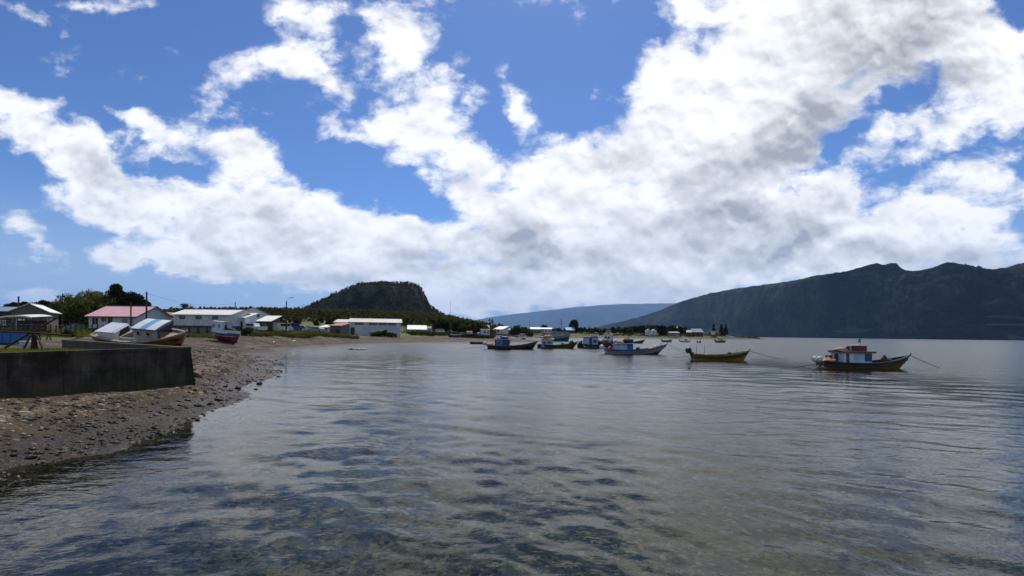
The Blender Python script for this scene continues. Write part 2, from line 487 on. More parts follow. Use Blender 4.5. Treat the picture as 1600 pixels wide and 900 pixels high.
# ------------------------------------------------------------------ ground height
SHORE = [water(*p) for p in [(0, 738), (60, 722), (110, 710), (200, 686), (300, 650), (340, 630), (375, 610), (405, 592), (428, 574), (424, 562),
                             (392, 556), (415, 549), (450, 544.5), (500, 541), (560, 539.7), (620, 538.5), (680, 537.7), (740, 537), (800, 536.4), (845, 536.6)]]
CP = [(x, y, 0.0) for x, y in SHORE]
CP += [(-8.6, 4, 0), (-8.4, -3, 0), (-8.4, -14, 0)]
def add(px, d, z): CP.append((X(px, d), d, z))
# near beach and yard
for p, d, z in [(0, 12.8, .86), (150, 15.6, .74), (300, 19.3, .60), (-120, 10, .95), (330, 26, .55), (300, 32, .85), (340, 40, .75), (220, 41, 1.12), (160, 42, 1.3),
                (350, 62, 1.42), (300, 75, 1.75), (400, 77, 1.65), (450, 80, 1.45), (500, 97, 1.6), (600, 140, 1.35), (700, 168, 1.15), (360, 48, .72), (420, 62, .55),
                (50, 32, 1.4), (100, 45, 1.6), (-100, 40, 1.7), (100, 70, 2.1), (0, 90, 2.5), (-150, 90, 2.6), (180, 90, 2.45), (310, 90, 2.5), (400, 100, 2.65), (450, 100, 2.45),
                (520, 112, 2.0), (580, 152, 1.55), (650, 190, 2.1), (700, 210, 2.0), (760, 230, 1.6), (-300, 60, 2.6), (-300, 20, 1.8),
                (0, 200, 4), (200, 200, 4), (400, 200, 4.2), (550, 230, 4.0), (650, 260, 4.0), (740, 300, 3.0), (780, 330, 2.4)]:
    add(p, d, z)
for p, d, z in [(200, 600, 16), (300, 600, 20), (400, 600, 23), (500, 600, 22), (600, 600, 22), (680, 600, 21), (720, 600, 16), (760, 600, 9), (0, 600, 11), (-200, 600, 11),
                (800, 600, 6), (300, 1500, 25), (600, 1500, 25), (0, 1500, 15), (800, 1500, 6), (-300, 1500, 15), (900, 1500, 4), (1000, 1500, 4), (1080, 1500, 2)]:
    add(p, d, z)
# the low spit and the lagoon in front of it
for p, d in [(790, 395), (830, 410), (880, 400), (940, 405), (1000, 440), (1060, 430), (1120, 425), (1180, 440), (1226, 455)]:
    add(p, d, 0.0)
for p, d, z in [(840, 455, 3.4), (900, 450, 3.8), (1000, 490, 4.4), (1080, 475, 3.8), (1130, 465, 3.2), (1180, 460, .9), (900, 560, 6), (1000, 580, 6), (1080, 560, 5), (1140, 560, 3), (1190, 480, .8), (1210, 600, -1.5),
                (780, 245, .55), (820, 225, .55), (750, 170, .8), (800, 180, .7), (700, 150, .75), (840, 190, .45), (850, 170, .3), (868, 168, -.25), (830, 250, -.3), (860, 230, -.6), (800, 290, -.4), (840, 320, -.9), (900, 260, -1.5), (900, 340, -1.2), (960, 380, -1.2)]:
    add(p, d, z)
# under water
for x, y, z in [(0, 2.5, -.42), (-4, 4, -.26), (4, 4, -.46), (0, 6, -.5), (-4, 9, -.34), (5, 8, -.6), (0, 12, -.95), (-6, 14, -.35), (10, 12, -1.1), (0, 20, -1.6), (-8, 22, -.5), (-12, 33, -.35), (15, 25, -2.2), (0, 40, -2.6), (-14, 48, -.7), (30, 40, -3),
                (0, 80, -3), (-25, 72, -.5), (-30, 88, -.4), (40, 80, -3.5), (0, 120, -1.8), (25, 150, -2), (60, 150, -4), (80, 250, -3), (150, 250, -5), (170, 380, -2), (300, 400, -5), (200, 100, -5), (400, 200, -6), (400, 700, -6), (700, 1500, -8), (600, 100, -6), (0, -20, -2), (30, -10, -3), (300, 560, -2.5), (1200, 400, -8), (-4, -12, -.4)]:
    CP.append((x, y, z))
CP = np.array(CP)
def _warp(x, y):
    # compress far distances so near detail is not smeared
    r = np.hypot(x, y) + 1e-6
    k = np.log1p(r / 12.0) * 12.0 / r
    return x * k, y * k
def _fit():
    a, b = _warp(CP[:, 0], CP[:, 1])
    D = np.hypot(a[:, None] - a[None], b[:, None] - b[None])
    n = len(a)
    A = np.zeros((n + 3, n + 3))
    A[:n, :n] = D + np.eye(n) * 0.02 * -1
    A[:n, n] = 1; A[:n, n + 1] = a; A[:n, n + 2] = b
    A[n:, :n] = A[:n, n:].T
    rhs = np.zeros(n + 3); rhs[:n] = np.sign(CP[:, 2]) * np.abs(CP[:, 2]) ** .7
    return np.linalg.solve(A, rhs), a, b
_w, _a, _b = _fit()
def hgt(x, y):
    x = np.atleast_1d(np.asarray(x, float)); y = np.atleast_1d(np.asarray(y, float))
    a, b = _warp(x, y)
    out = np.empty(len(a))
    for i in range(0, len(a), 20000):
        aa = a[i:i + 20000]; bb = b[i:i + 20000]
        out[i:i + 20000] = np.hypot(aa[:, None] - _a[None], bb[:, None] - _b[None]) @ _w[:-3] + _w[-3] + _w[-2] * aa + _w[-1] * bb
    return np.sign(out) * np.abs(out) ** (1 / .7)
def gz(x, y):
    return float(hgt(x, y)[0])
def G(px, d, dz=0.0):
    x = X(px, d)
    return Vector((x, d, gz(x, d) + dz))

def vnoise(x, y, s, seed):
    """cheap smooth value noise"""
    x = x * s + seed * 17.3; y = y * s + seed * 9.1
    xi = np.floor(x).astype(int); yi = np.floor(y).astype(int)
    xf = x - xi; yf = y - yi
    xf = xf * xf * (3 - 2 * xf); yf = yf * yf * (3 - 2 * yf)
    def h(i, j):
        q = np.sin(i * 127.1 + j * 311.7 + seed * 13.7) * 43758.5453
        return q - np.floor(q)
    return (h(xi, yi) * (1 - xf) + h(xi + 1, yi) * xf) * (1 - yf) + (h(xi, yi + 1) * (1 - xf) + h(xi + 1, yi + 1) * xf) * yf
def fbm(x, y, s, seed, n=4, g=.5):
    o = 0; a = 1; tot = 0
    for k in range(n):
        o = o + a * vnoise(x, y, s * 2 ** k, seed + k); tot += a; a *= g
    return o / tot

def polar_grid(r0, r1, nr, az0, az1, na, r2=None):
    r = r0 * (r1 / r0) ** np.linspace(0, 1, nr)
    if r2:
        r = np.concatenate([r, (r1 * (r2 / r1) ** np.linspace(0, 1, 60))[1:]]); nr = len(r)
    a = np.linspace(az0, az1, na)
    rr, aa = np.meshgrid(r, a, indexing='ij')
    x = (rr * np.sin(aa)).ravel(); y = (rr * np.cos(aa)).ravel()
    i = np.arange(nr - 1)[:, None] * na + np.arange(na - 1)[None]
    f = np.stack([i, i + 1, i + na + 1, i + na], -1).reshape(-1, 4)
    return x, y, rr.ravel(), f

# --- ground material: pebbles, wet edge, grass
def ground_mat():
    m, t, out = new_mat('shore_ground')
    geo = t.new('ShaderNodeNewGeometry')
    pos = geo.outputs['Position']
    sp = t.new('ShaderNodeSeparateXYZ'); t.l.new(pos, sp.inputs[0])
    z = sp.outputs[2]
    def vor(scale, dist=0):
        v = t.new('ShaderNodeTexVoronoi', feature='F1')
        v.inputs['Scale'].default_value = scale
        t.l.new(t.vmath('ADD', pos, t.vmath('MULTIPLY', t.noise(pos, 4, 3, .5, 0, 1), (.12, .12, .0))), v.inputs['Vector'])
        return v
    v1, v2, v3 = vor(13.0), vor(34.0), vor(4.0)
    def stone(vn):
        s = t.new('ShaderNodeSeparateColor'); t.l.new(vn.outputs['Color'], s.inputs[0])
        return s.outputs[0], s.outputs[1]
    a1, h1 = stone(v1); a2, h2 = stone(v2); a3, h3 = stone(v3)
    c1 = t.mix(a2, (.022, .015, .010), (.105, .078, .052))
    c2 = t.mix(a1, (.026, .018, .012), (.115, .086, .058))
    peb = t.mix(.5, c1, c2)
    peb = t.mix(t.smooth(h1, .93, .97, 0, .8), peb, (.36, .34, .31))
    big = t.noise(pos, .35, 5, .6)
    peb = t.mix(t.smooth(big, .38, .62), t.mix(1., peb, (.62, .58, .55), 'MULTIPLY'), t.mix(1., peb, (1.5, 1.42, 1.3), 'MULTIPLY'))
    # weed line
    wn = t.noise(t.vmath('MULTIPLY', pos, (1, 1, 1)), 1.2, 6, .7)
    weed = t.math('MULTIPLY', t.smooth(wn, .53, .64), t.smooth(z, .75, .35))
    peb = t.mix(t.math('MULTIPLY', weed, .65), peb, (.085, .085, .020))
    sh = t.math('MULTIPLY', t.smooth(t.math('ABSOLUTE', t.math('SUBTRACT', t.math('MULTIPLY_ADD', t.math('SUBTRACT', t.noise(pos, .6, 4, .6), .5), .16, z), .60)), .075, .01), t.smooth(t.noise(pos, 3.0, 5, .7), .42, .62))
    peb = t.mix(t.math('MULTIPLY', sh, .75), peb, (.22, .19, .15))
    # grass
    at = t.new('ShaderNodeAttribute', attribute_name='grass')
    gm = t.smooth(t.math('MULTIPLY_ADD', t.math('SUBTRACT', t.noise(pos, .5, 6, .65), .5), 1.3, at.outputs['Fac']), .4, .62)
    gn = t.noise(pos, 1.5, 6, .7)
    gc = t.mix(t.smooth(gn, .3, .7), (.045, .062, .014), (.14, .15, .035))
    gc = t.mix(t.smooth(t.noise(pos, .25, 4, .6), .45, .65, 0, .6), gc, (.15, .13, .06))
    land = t.mix(gm, peb, gc)
    # wet zone and sea bed
    edge = t.math('MULTIPLY_ADD', t.math('SUBTRACT', big, .5), .35, z)
    wet = t.smooth(edge, .46, .20)
    bed = t.mix(t.smooth(z, -.3, -1.3), t.mix(a1, (.022, .025, .018), (.13, .125, .08)), (.024, .032, .026))  # darker with depth: mud and weed, plus light lost in water painted in
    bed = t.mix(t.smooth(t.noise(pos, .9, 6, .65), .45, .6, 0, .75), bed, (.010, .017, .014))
    bed = t.mix(t.smooth(h1, .90, .95, 0, .9), bed, (.20, .18, .12))
    bed = t.mix(t.smooth(h3, .86, .9, 0, .5), bed, (.13, .12, .08))
    c = t.mix(wet, land, t.mix(1., land, (.50, .44, .37), 'MULTIPLY'))
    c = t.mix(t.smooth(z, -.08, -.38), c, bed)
    b = t.new('ShaderNodeBsdfPrincipled')
    t.l.new(c, b.inputs['Base Color'])
    t.l.new(t.math('MAXIMUM', t.smooth(edge, .12, .42, .5, .9), t.smooth(z, 0, -.06, 0, .95)), b.inputs['Roughness'])
    t.l.new(t.smooth(z, 0, -.06, .28, 0), b.inputs['Specular IOR Level'])
    hh = t.math('ADD', t.math('MULTIPLY', v1.outputs['Distance'], -.035), t.math('MULTIPLY', v2.outputs['Distance'], -.018))
    hh = t.math('ADD', hh, t.math('MULTIPLY', t.noise(pos, 9, 5, .7), .05))
    t.l.new(t.bump(hh, 1.0, 1.0), b.inputs['Normal'])
    t.l.new(b.outputs[0], out.inputs[0])
    return m
gx, gy, gr, gf = polar_grid(2.0, 7000, 470, R(-80), R(80), 430)
gzv = hgt(gx, gy)
near = np.clip(1.5 - gr / 60, 0, 1)
gzv = gzv + (fbm(gx, gy, .35, 3, 5, .55) - .5) * (.08 * near + .06) + (fbm(gx, gy, 2.2, 9, 3, .6) - .5) * .07 * near
far = gr > 1700
gzv = np.where(far & (gzv > 0), np.minimum(gzv, 30), gzv)
# grass mask: above the beach top, and along the spit
gmask = np.clip((gzv - 1.55) / .5, 0, 1)
gmask = np.where(gy > 130, np.clip((gzv - 1.1) / .7, 0, 1), gmask)
gmask = np.where((gy < 62) & (gx > -60), np.clip((gzv - 1.5) / .35, 0, 1), gmask)
gpx = gx / np.maximum(gy, 1) * F + CX
gmask = np.where((gpx > 770) & (gy > 380), np.clip((gzv - .9) / .7, 0, 1), gmask)
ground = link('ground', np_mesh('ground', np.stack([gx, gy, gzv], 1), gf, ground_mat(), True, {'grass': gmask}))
tag(ground, kind='structure')

# --- water
def water_mat():
    m, t, out = new_mat('sea_water')
    geo = t.new('ShaderNodeNewGeometry'); pos = geo.outputs['Position']
    st = t.vmath('MULTIPLY', pos, (1.0, 1.7, 1.0))
    n1 = t.noise(st, 1.5, 3, .5, .3)
    n2 = t.noise(st, 6.5, 3, .55, .2)
    n3 = t.noise(t.vmath('MULTIPLY', pos, (.35, 1.0, 1.0)), .22, 3, .5)
    patch = t.smooth(t.noise(t.vmath('MULTIPLY', pos, (.5, 1.0, 1.0)), .06, 4, .55), .38, .62, .45, 1.0)
    spw = t.new('ShaderNodeSeparateXYZ'); t.l.new(pos, spw.inputs[0])
    off = t.math('MAXIMUM', t.smooth(spw.outputs[1], 22, 75), t.smooth(spw.outputs[0], 12, 40))     # open water catches more wind
    h = t.math('ADD', t.math('MULTIPLY', n1, t.math('MULTIPLY_ADD', off, -.012, .030)), t.math('MULTIPLY', n2, t.math('MULTIPLY_ADD', off, -.006, .0095)))
    h = t.math('MULTIPLY_ADD', n3, .03, t.math('MULTIPLY', h, patch))
    # offshore wavelets are far finer than a pixel: tilt the normal itself instead of differencing a height
    far_w = t.vmath('MULTIPLY', t.vmath('SUBTRACT', t.noise(t.vmath('MULTIPLY', pos, (1.0, 2.0, 1.0)), 5.0, 2, .6, 0, 1), (.5, .5, .5)), t.comb(off, off, 0))
    def tilted(n_, a):
        return t.vmath('NORMALIZE', t.vmath('ADD', n_, t.vmath('MULTIPLY', far_w, (a * .7, a, 0))))
    nb = tilted(t.bump(h, 1.0, 1.0), .32)
    fr = t.new('ShaderNodeFresnel'); fr.inputs['IOR'].default_value = 1.33
    t.l.new(tilted(t.bump(h, .3, 1.0), .35), fr.inputs['Normal'])
    gl = t.new('ShaderNodeBsdfGlossy', distribution='BECKMANN'); t.l.new(t.math('MULTIPLY_ADD', off, .27, .015), gl.inputs['Roughness'])
    gl.inputs['Color'].default_value = (1.0, .98, .94, 1)
    t.l.new(nb, gl.inputs['Normal'])
    tr = t.new('ShaderNodeBsdfTransparent'); tr.inputs[0].default_value = (.62, .70, .60, 1)
    mx = t.new('ShaderNodeMixShader')
    t.l.new(t.math('MULTIPLY', fr.outputs[0], t.math('MULTIPLY_ADD', off, -.45, 1.0)), mx.inputs[0]); t.l.new(tr.outputs[0], mx.inputs[1]); t.l.new(gl.outputs[0], mx.inputs[2])
    t.l.new(mx.outputs[0], out.inputs[0])
    return m
wx, wy, wr, wf = polar_grid(1.5, 300, 600, R(-88), R(88), 520, 60000)
wz = np.zeros(len(wx))
local = np.maximum(wr * .0089, 1e-3) * 1.3
wr2 = np.random.default_rng(3)
for k in range(90):
    lam = .16 * (3.2 / .16) ** wr2.random()
    th = R(70) + wr2.normal(0, .5)
    amp = .0021 * lam ** .55 * (1.5 if lam < .5 else 1.0)
    ph = wr2.random() * 6.28
    att = np.clip((lam / local - 2.2) / 2.5, 0, 1)
    wz += amp * att * np.sin(2 * math.pi / lam * (wx * math.cos(th) + wy * math.sin(th)) + ph + 2.2 * (vnoise(wx, wy, .25, k % 5) - .5))
gustv = .1 + 2.0 * np.clip(fbm(wx * .6, wy, .14, 5, 4, .6) - .12, 0, 1)
wz *= gustv
depth_here = hgt(wx, wy)
wz *= np.clip(-depth_here / .5, .12, 1)
wz = np.where(wr > 200, 0, wz)
sea = link('water', np_mesh('water', np.stack([wx, wy, wz], 1), wf, water_mat(), True))
tag(sea, kind='structure')

# ------------------------------------------------------------------ mountains and hills
def forest_slope_mat(name, c1, c2, s1, bump, clear=.0):
    m, t, out = new_mat(name)
    pos = t.new('ShaderNodeNewGeometry').outputs['Position']
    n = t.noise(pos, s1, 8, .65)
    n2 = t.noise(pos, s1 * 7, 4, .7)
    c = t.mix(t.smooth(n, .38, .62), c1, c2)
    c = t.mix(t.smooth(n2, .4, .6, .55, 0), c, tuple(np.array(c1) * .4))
    if clear:
        sp = t.new('ShaderNodeSeparateXYZ'); t.l.new(pos, sp.inputs[0])
        k = t.math('MULTIPLY', t.smooth(t.noise(t.vmath('MULTIPLY', pos, (1, .25, 5.0)), s1 * 2.2, 3, .5), .61, .66), t.smooth(sp.outputs[2], 210, 80))
        c = t.mix(t.math('MULTIPLY', k, clear), c, (.075, .085, .035))
    b = t.new('ShaderNodeBsdfDiffuse'); t.l.new(c, b.inputs[0])
    t.l.new(t.bump(n2, .6, bump), b.inputs['Normal'])
    t.l.new(b.outputs[0], out.inputs[0])
    return m
def profile_mountain(name, prof, d_ridge, d_foot, d_back, mat, gully, seed, nx=260, ny=70, z0=-3, pw=1.0, scale=None, rough=.004):
    """long ridge: crest heights come from sighted points, flanks fall to the water with spurs and gullies"""
    pxs = np.array([p[0] for p in prof], float)
    crest = np.array([zpx(p[0], p[1], d_ridge) for p in prof])
    xs = (pxs - CX) / F * d_ridge
    gxx = np.linspace(xs[0], xs[-1], nx)
    cz = np.interp(gxx, xs, crest)
    cz += (fbm(gxx, gxx * 0, 12.0 / (d_ridge * .1), seed, 4) - .5) * d_ridge * rough * np.clip(cz / 150, 0, 1)
    ys = np.concatenate([d_foot + (d_ridge - d_foot) * np.linspace(0, 1, ny), np.linspace(d_ridge, d_back, 14)[1:]])
    V = []
    for j, y in enumerate(ys):
        if y <= d_ridge:
            tt = (y - d_foot) / (d_ridge - d_foot)
            sh = 1 - (1 - tt) ** pw if pw != 1 else tt
            sh = sh * .75 + .25 * (tt * tt * (3 - 2 * tt))
        else:
            tt = 1 - (y - d_ridge) / (d_back - d_ridge); sh = tt
        yy_ = np.full(nx, y)
        rid = 1 - np.abs(2 * fbm(gxx + .8 * y, yy_ * .8, 1 / gully, seed, 4) - 1)
        fade = math.sin(math.pi * min(tt, 1)) if y <= d_ridge else 0
        z = z0 + (cz - z0) * np.clip(sh + ((rid - .90) * 1.3 + (fbm(gxx, yy_, 6 / gully, seed + 5, 4) - .5) * .30) * fade, 0, 1.0 if y > d_ridge else .3 + .7 * sh + .1 * fade)
        V.append(np.stack([gxx, yy_, z], 1))
    V = np.concatenate(V)
    if scale is not None:                      # the range bends away: farther (and larger) towards one end
        k = scale[0] + scale[1] / (1 + np.exp((V[:, 0] / d_ridge * F + CX - scale[2]) / scale[3]))
        V[:, 0] *= k; V[:, 1] *= k; V[:, 2] = np.where(V[:, 2] > 0, H + (V[:, 2] - H) * k, V[:, 2])
    n2 = len(ys)
    i = np.arange(n2 - 1)[:, None] * nx + np.arange(nx - 1)[None]
    f = np.stack([i, i + 1, i + nx + 1, i + nx], -1).reshape(-1, 4)
    o = link(name, np_mesh(name, V, f, mat, True))
    return tag(o, kind='structure')
MTN = forest_slope_mat('mountain_forest', (.007, .012, .010), (.060, .070, .036), .0016, 90, .8)  # pale and dark patches paint sunlight and cloud shade into the forest colour
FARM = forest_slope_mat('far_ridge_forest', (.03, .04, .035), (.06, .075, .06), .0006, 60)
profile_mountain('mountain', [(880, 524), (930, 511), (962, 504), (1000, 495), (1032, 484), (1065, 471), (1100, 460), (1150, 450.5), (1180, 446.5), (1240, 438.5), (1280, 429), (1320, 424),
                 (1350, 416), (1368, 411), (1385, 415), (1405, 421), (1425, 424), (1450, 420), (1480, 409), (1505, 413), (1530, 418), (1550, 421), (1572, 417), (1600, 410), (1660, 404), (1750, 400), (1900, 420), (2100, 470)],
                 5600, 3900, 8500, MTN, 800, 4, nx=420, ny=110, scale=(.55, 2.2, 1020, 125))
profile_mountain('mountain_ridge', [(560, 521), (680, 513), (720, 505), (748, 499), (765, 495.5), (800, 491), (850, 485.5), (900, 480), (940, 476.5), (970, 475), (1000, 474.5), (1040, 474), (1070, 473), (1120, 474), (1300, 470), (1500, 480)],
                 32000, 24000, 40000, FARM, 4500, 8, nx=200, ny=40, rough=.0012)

# flat topped volcanic plug behind the village
HILL = [(380, 508), (430, 501), (470, 489), (490, 480), (510, 471.5), (530, 462.5), (545, 454), (560, 446.5), (580, 442.5), (600, 441.5), (620, 441.5), (640, 442), (650, 445), (656, 449),
        (660, 457), (663, 470), (670, 477), (685, 488), (700, 496), (725, 505), (760, 515)]
HD = 1250.0
HM = forest_slope_mat('hill_forest', (.022, .030, .024), (.10, .105, .072), .02, 6)
hx = (np.array([p[0] for p in HILL]) - CX) / F * HD
hz = np.array([zpx(p[0], p[1], HD) for p in HILL])
_hx = np.linspace(hx[0], hx[-1], 150)
_hy = np.linspace(HD - 260, HD + 260, 80)
HXX, HYY = np.meshgrid(_hx, _hy)
def hill_h(x, y):
    p = np.interp(x, hx, hz)
    top = np.clip(p - 60, 0, None)                     # part that belongs to the cliff-sided cap
    r = np.abs(y - HD) / 260
    talus = np.clip(1 - r, 0, 1) ** 1.15
    cap = np.clip((.46 - r) / .13, 0, 1); cap = cap * cap * (3 - 2 * cap)
    zz = np.minimum(p, 60) * talus * .62 + np.minimum(p, 60) * .38 * cap + top * cap
    rough = (fbm(x, y, .03, 6, 4) - .5) * 16 * np.clip(zz / 40, 0, 1) * np.where(np.abs(y - HD) < 20, .15, 1)
    return zz + rough - 2
HZZ = hill_h(HXX.ravel(), HYY.ravel())
i = np.arange(79)[:, None] * 150 + np.arange(149)[None]
hill = link('hill', np_mesh('hill', np.stack([HXX.ravel(), HYY.ravel(), HZZ], 1), np.stack([i, i + 1, i + 151, i + 150], -1).reshape(-1, 4), HM, True))
tag(hill, kind='structure')

# ------------------------------------------------------------------ foliage
def leaf_cloud(centers, rad, per, size, seed, squash=.8, droop=0.0):
    """quads of leaf-sprays scattered around clump centres; returns vertex and face arrays"""
    r = np.random.default_rng(seed)
    n = len(centers) * per
    c = np.repeat(np.asarray(centers, float), per, 0)
    rr = np.repeat(np.broadcast_to(np.asarray(rad, float), (len(centers),)), per)
    d = r.normal(0, 1, (n, 3)); d /= np.linalg.norm(d, axis=1, keepdims=True)
    p = c + d * (rr * r.random(n) ** .45)[:, None] * np.array([1, 1, squash])
    a = r.normal(0, 1, (n, 3)); a /= np.linalg.norm(a, axis=1, keepdims=True)
    b = np.cross(a, r.normal(0, 1, (n, 3))); b /= np.linalg.norm(b, axis=1, keepdims=True) + 1e-9
    if droop:
        b[:, 2] -= droop; b /= np.linalg.norm(b, axis=1, keepdims=True)
    s = size * (.55 + .9 * r.random(n))
    a = a * (s * .42)[:, None]; b = b * s[:, None]
    V = np.stack([p - b, p + a * .9, p + b, p - a], 1).reshape(-1, 3)
    Fq = np.arange(n * 4).reshape(-1, 4)
    return V, Fq
def crown(kind, w, h, nclump, per, leaf, mat, seed, name='crown'):
    """w, h: crown width and height; base of the crown at z = 0"""
    r = np.random.default_rng(seed)
    C = []; Rd = []
    k = 0
    while len(C) < nclump and k < nclump * 60:
        k += 1
        d = r.normal(0, 1, 3); d /= np.linalg.norm(d)
        q = r.random() ** .4
        if kind in ('round', 'willow'):
            bump = .78 + .5 * mnoise.noise(Vector(d) * 1.7 + Vector((seed, 0, 0)))
            p = d * q * bump
            p = np.array([p[0] * w / 2, p[1] * w / 2, h * .5 + p[2] * h * .5])
            if kind == 'willow' and p[2] < h * .12 and r.random() < .5: continue
            rad = min(w, h) * .17 * (.6 + .8 * r.random())
        elif kind == 'egg':
            z = r.random()
            pr = (math.sin(math.pi * min(1, z * .88 + .12)) ** .6) * w / 2
            ang = r.random() * 6.283
            p = np.array([math.cos(ang) * pr * r.random() ** .4, math.sin(ang) * pr * r.random() ** .4, z * h]); rad = w * .16
        else:  # cone
            z = r.random() ** 1.25
            pr = (1 - z) ** .8 * w / 2 * (.55 + .55 * r.random())
            ang = r.random() * 6.283
            p = np.array([math.cos(ang) * pr, math.sin(ang) * pr, z * h * .97]); rad = w * (.05 + .11 * (1 - z))
        C.append(p); Rd.append(rad)
    V, Fq = leaf_cloud(np.array(C), np.array(Rd), per, leaf, seed, .75, .9 if kind == 'willow' else (.3 if kind == 'cone' else 0))
    return np_mesh(name, V, Fq, mat), C
def trunk_mesh(h, r0, crown_c, seed, limbs=5, name='trunk'):
    mb = MB(); rr = random.Random(seed)
    pts = [(0, 0, -.3), (rr.uniform(-.05, .05) * h * .2, rr.uniform(-.05, .05) * h * .2, h * .35), (rr.uniform(-.1, .1) * h * .3, rr.uniform(-.1, .1) * h * .2, h * .62), (0, 0, h * .85)]
    mb.tube(pts, [r0 * 1.25, r0 * .9, r0 * .6, r0 * .2], 7)
    for c in rr.sample(list(crown_c), min(limbs, len(crown_c))):
        z0 = min(h * rr.uniform(.25, .55), c[2] * .8 + .05)
        s = Vector((0, 0, z0)); e = Vector(c)
        m_ = (s + e) / 2 + Vector((0, 0, .08 * h))
        mb.tube([s, m_, e], [r0 * .45, r0 * .3, r0 * .1], 5)
    return mb.data(name, DWOOD)
TREES = {}
def tree_kind(key, kind, w, h, base, nclump, per, leaf, mat, seed, tr=.12, limbs=5):
    me, C = crown(kind, w, h - base, nclump, per, leaf, mat, seed)
    C2 = [np.array([c[0], c[1], c[2] + base]) for c in C]
    V = np.empty(len(me.vertices) * 3, np.float32); me.vertices.foreach_get('co', V)
    V = V.reshape(-1, 3); V[:, 2] += base; me.vertices.foreach_set('co', V.ravel()); me.update()
    TREES[key] = (me, trunk_mesh(h, tr, C2, seed, limbs), h, w)
def tree(key, name, label, cat, loc, h, wscale=1.0, rz=0.0, group=None):
    cm, tm, h0, w0 = TREES[key]
    s = h / h0
    o = empty(name, label, cat, loc, (0, 0, rz), group)
    o.scale = (s * wscale, s * wscale, s)
    link('crown', cm, o); link('trunk', tm, o)
    return o
tree_kind('willow', 'willow', 7.2, 6.2, .2, 130, 150, .21, LEAF_WILLOW, 11, .22, 9)
tree_kind('willow2', 'willow', 7.0, 4.6, .3, 60, 120, .19, LEAF_WILLOW, 12, .18, 7)
tree_kind('dark', 'egg', 4.4, 7.2, .3, 110, 110, .19, LEAF_DARK, 13, .18, 6)
tree_kind('dark2', 'egg', 3.6, 5.0, .3, 80, 100, .18, LEAF_DARK, 14, .14, 5)
tree_kind('loose', 'round', 5.0, 4.6, 1.2, 26, 80, .19, LEAF_OLIVE, 15, .13, 7)
for k in range(4):
    tree_kind('mid%d' % k, 'round', 6.2, 7.0, .5, 34, 46, .50, [LEAF_MID, LEAF_DARK, LEAF_MID, LEAF_OLIVE][k], 20 + k, .17, 5)
for k in range(3):
    tree_kind('pine%d' % k, 'cone', [4.4, 3.4, 5.2][k], 10, .5, 70, 24, .5, LEAF_DARK, 30 + k, .17, 4)
tree_kind('cypress', 'egg', 2.2, 9.0, .2, 40, 30, .4, LEAF_DARK, 40, .12, 3)
tree_kind('egg', 'egg', 7.6, 10.5, .4, 80, 50, .6, LEAF_DARK, 41, .25, 4)
tree_kind('shrub', 'round', 3.0, 2.0, .0, 34, 80, .12, LEAF_MID, 42, .05, 5)
tree_kind('brightshrub', 'round', 6.0, 4.5, .0, 34, 60, .3, LEAF_WILLOW, 43, .08, 5)

def scatter_tufts(name, pts, hs, leaf, per, mat, seed, wide=.35):
    """a mass of small trees: each a cone of leaf sprays; one mesh"""
    r = np.random.default_rng(seed)
    n = len(pts)
    z = r.random((n, per)) ** .8
    pr = (1 - z * .85) * wide * hs[:, None] * r.random((n, per)) ** .4
    ang = r.random((n, per)) * 6.283
    p = np.stack([pts[:, 0:1] + np.cos(ang) * pr, pts[:, 1:2] + np.sin(ang) * pr, pts[:, 2:3] + z * hs[:, None]], -1).reshape(-1, 3)
    m_ = len(p)
    a = r.normal(0, 1, (m_, 3)); a /= np.linalg.norm(a, axis=1, keepdims=True)
    b = np.cross(a, r.normal(0, 1, (m_, 3))); b /= np.linalg.norm(b, axis=1, keepdims=True) + 1e-9
    s = np.repeat(hs, per) * leaf * (.6 + .8 * r.random(m_))
    a *= (s * .6)[:, None]; b *= s[:, None]
    V = np.stack([p - b, p + a, p + b, p - a], 1).reshape(-1, 3)
    o = link(name, np_mesh(name, V, np.arange(m_ * 4).reshape(-1, 4), mat))
    return tag(o, kind='stuff')
# forest on the plug
r_ = np.random.default_rng(5)
n = 5200
fx = r_.uniform(hx[1], hx[-1], n); fy = r_.uniform(HD - 250, HD + 40, n)
fz = hill_h(fx, fy)
slope = np.abs(hill_h(fx, fy + 4) - hill_h(fx, fy - 4)) / 8
ok = (fz > 3) & ((slope < 1.3) | (r_.random(n) < .25))
fx, fy, fz = fx[ok], fy[ok], fz[ok]
scatter_tufts('hill_forest', np.stack([fx, fy, fz - 1], 1), r_.uniform(5, 10, len(fx)) * np.where(fz > 95, .8, 1), .2, 15, leaf_mat('hill_leaves', (.024, .030, .018), (.075, .08, .046), .25), 3)
# wood between the village and the plug
n = 5200
fpx = r_.uniform(215, 775, n); fd = 290 + 560 * r_.random(n) ** .8
fx = (fpx - CX) / F * fd
fz = hgt(fx, fd)
scatter_tufts('woodland', np.stack([fx, fd, fz - .5], 1), r_.uniform(4, 8.5, n), .17, 20, leaf_mat('wood_leaves', (.024, .032, .013), (.082, .085, .032), .3), 4)
# low distant wood to the far left
n = 900
fpx = r_.uniform(-250, 225, n); fd = 190 + 300 * r_.random(n)
fx = (fpx - CX) / F * fd
scatter_tufts('far_woodland', np.stack([fx, fd, hgt(fx, fd) - .5], 1), r_.uniform(3, 6, n), .17, 22, leaf_mat('wood_leaves', (0, 0, 0), (0, 0, 0)), 6)

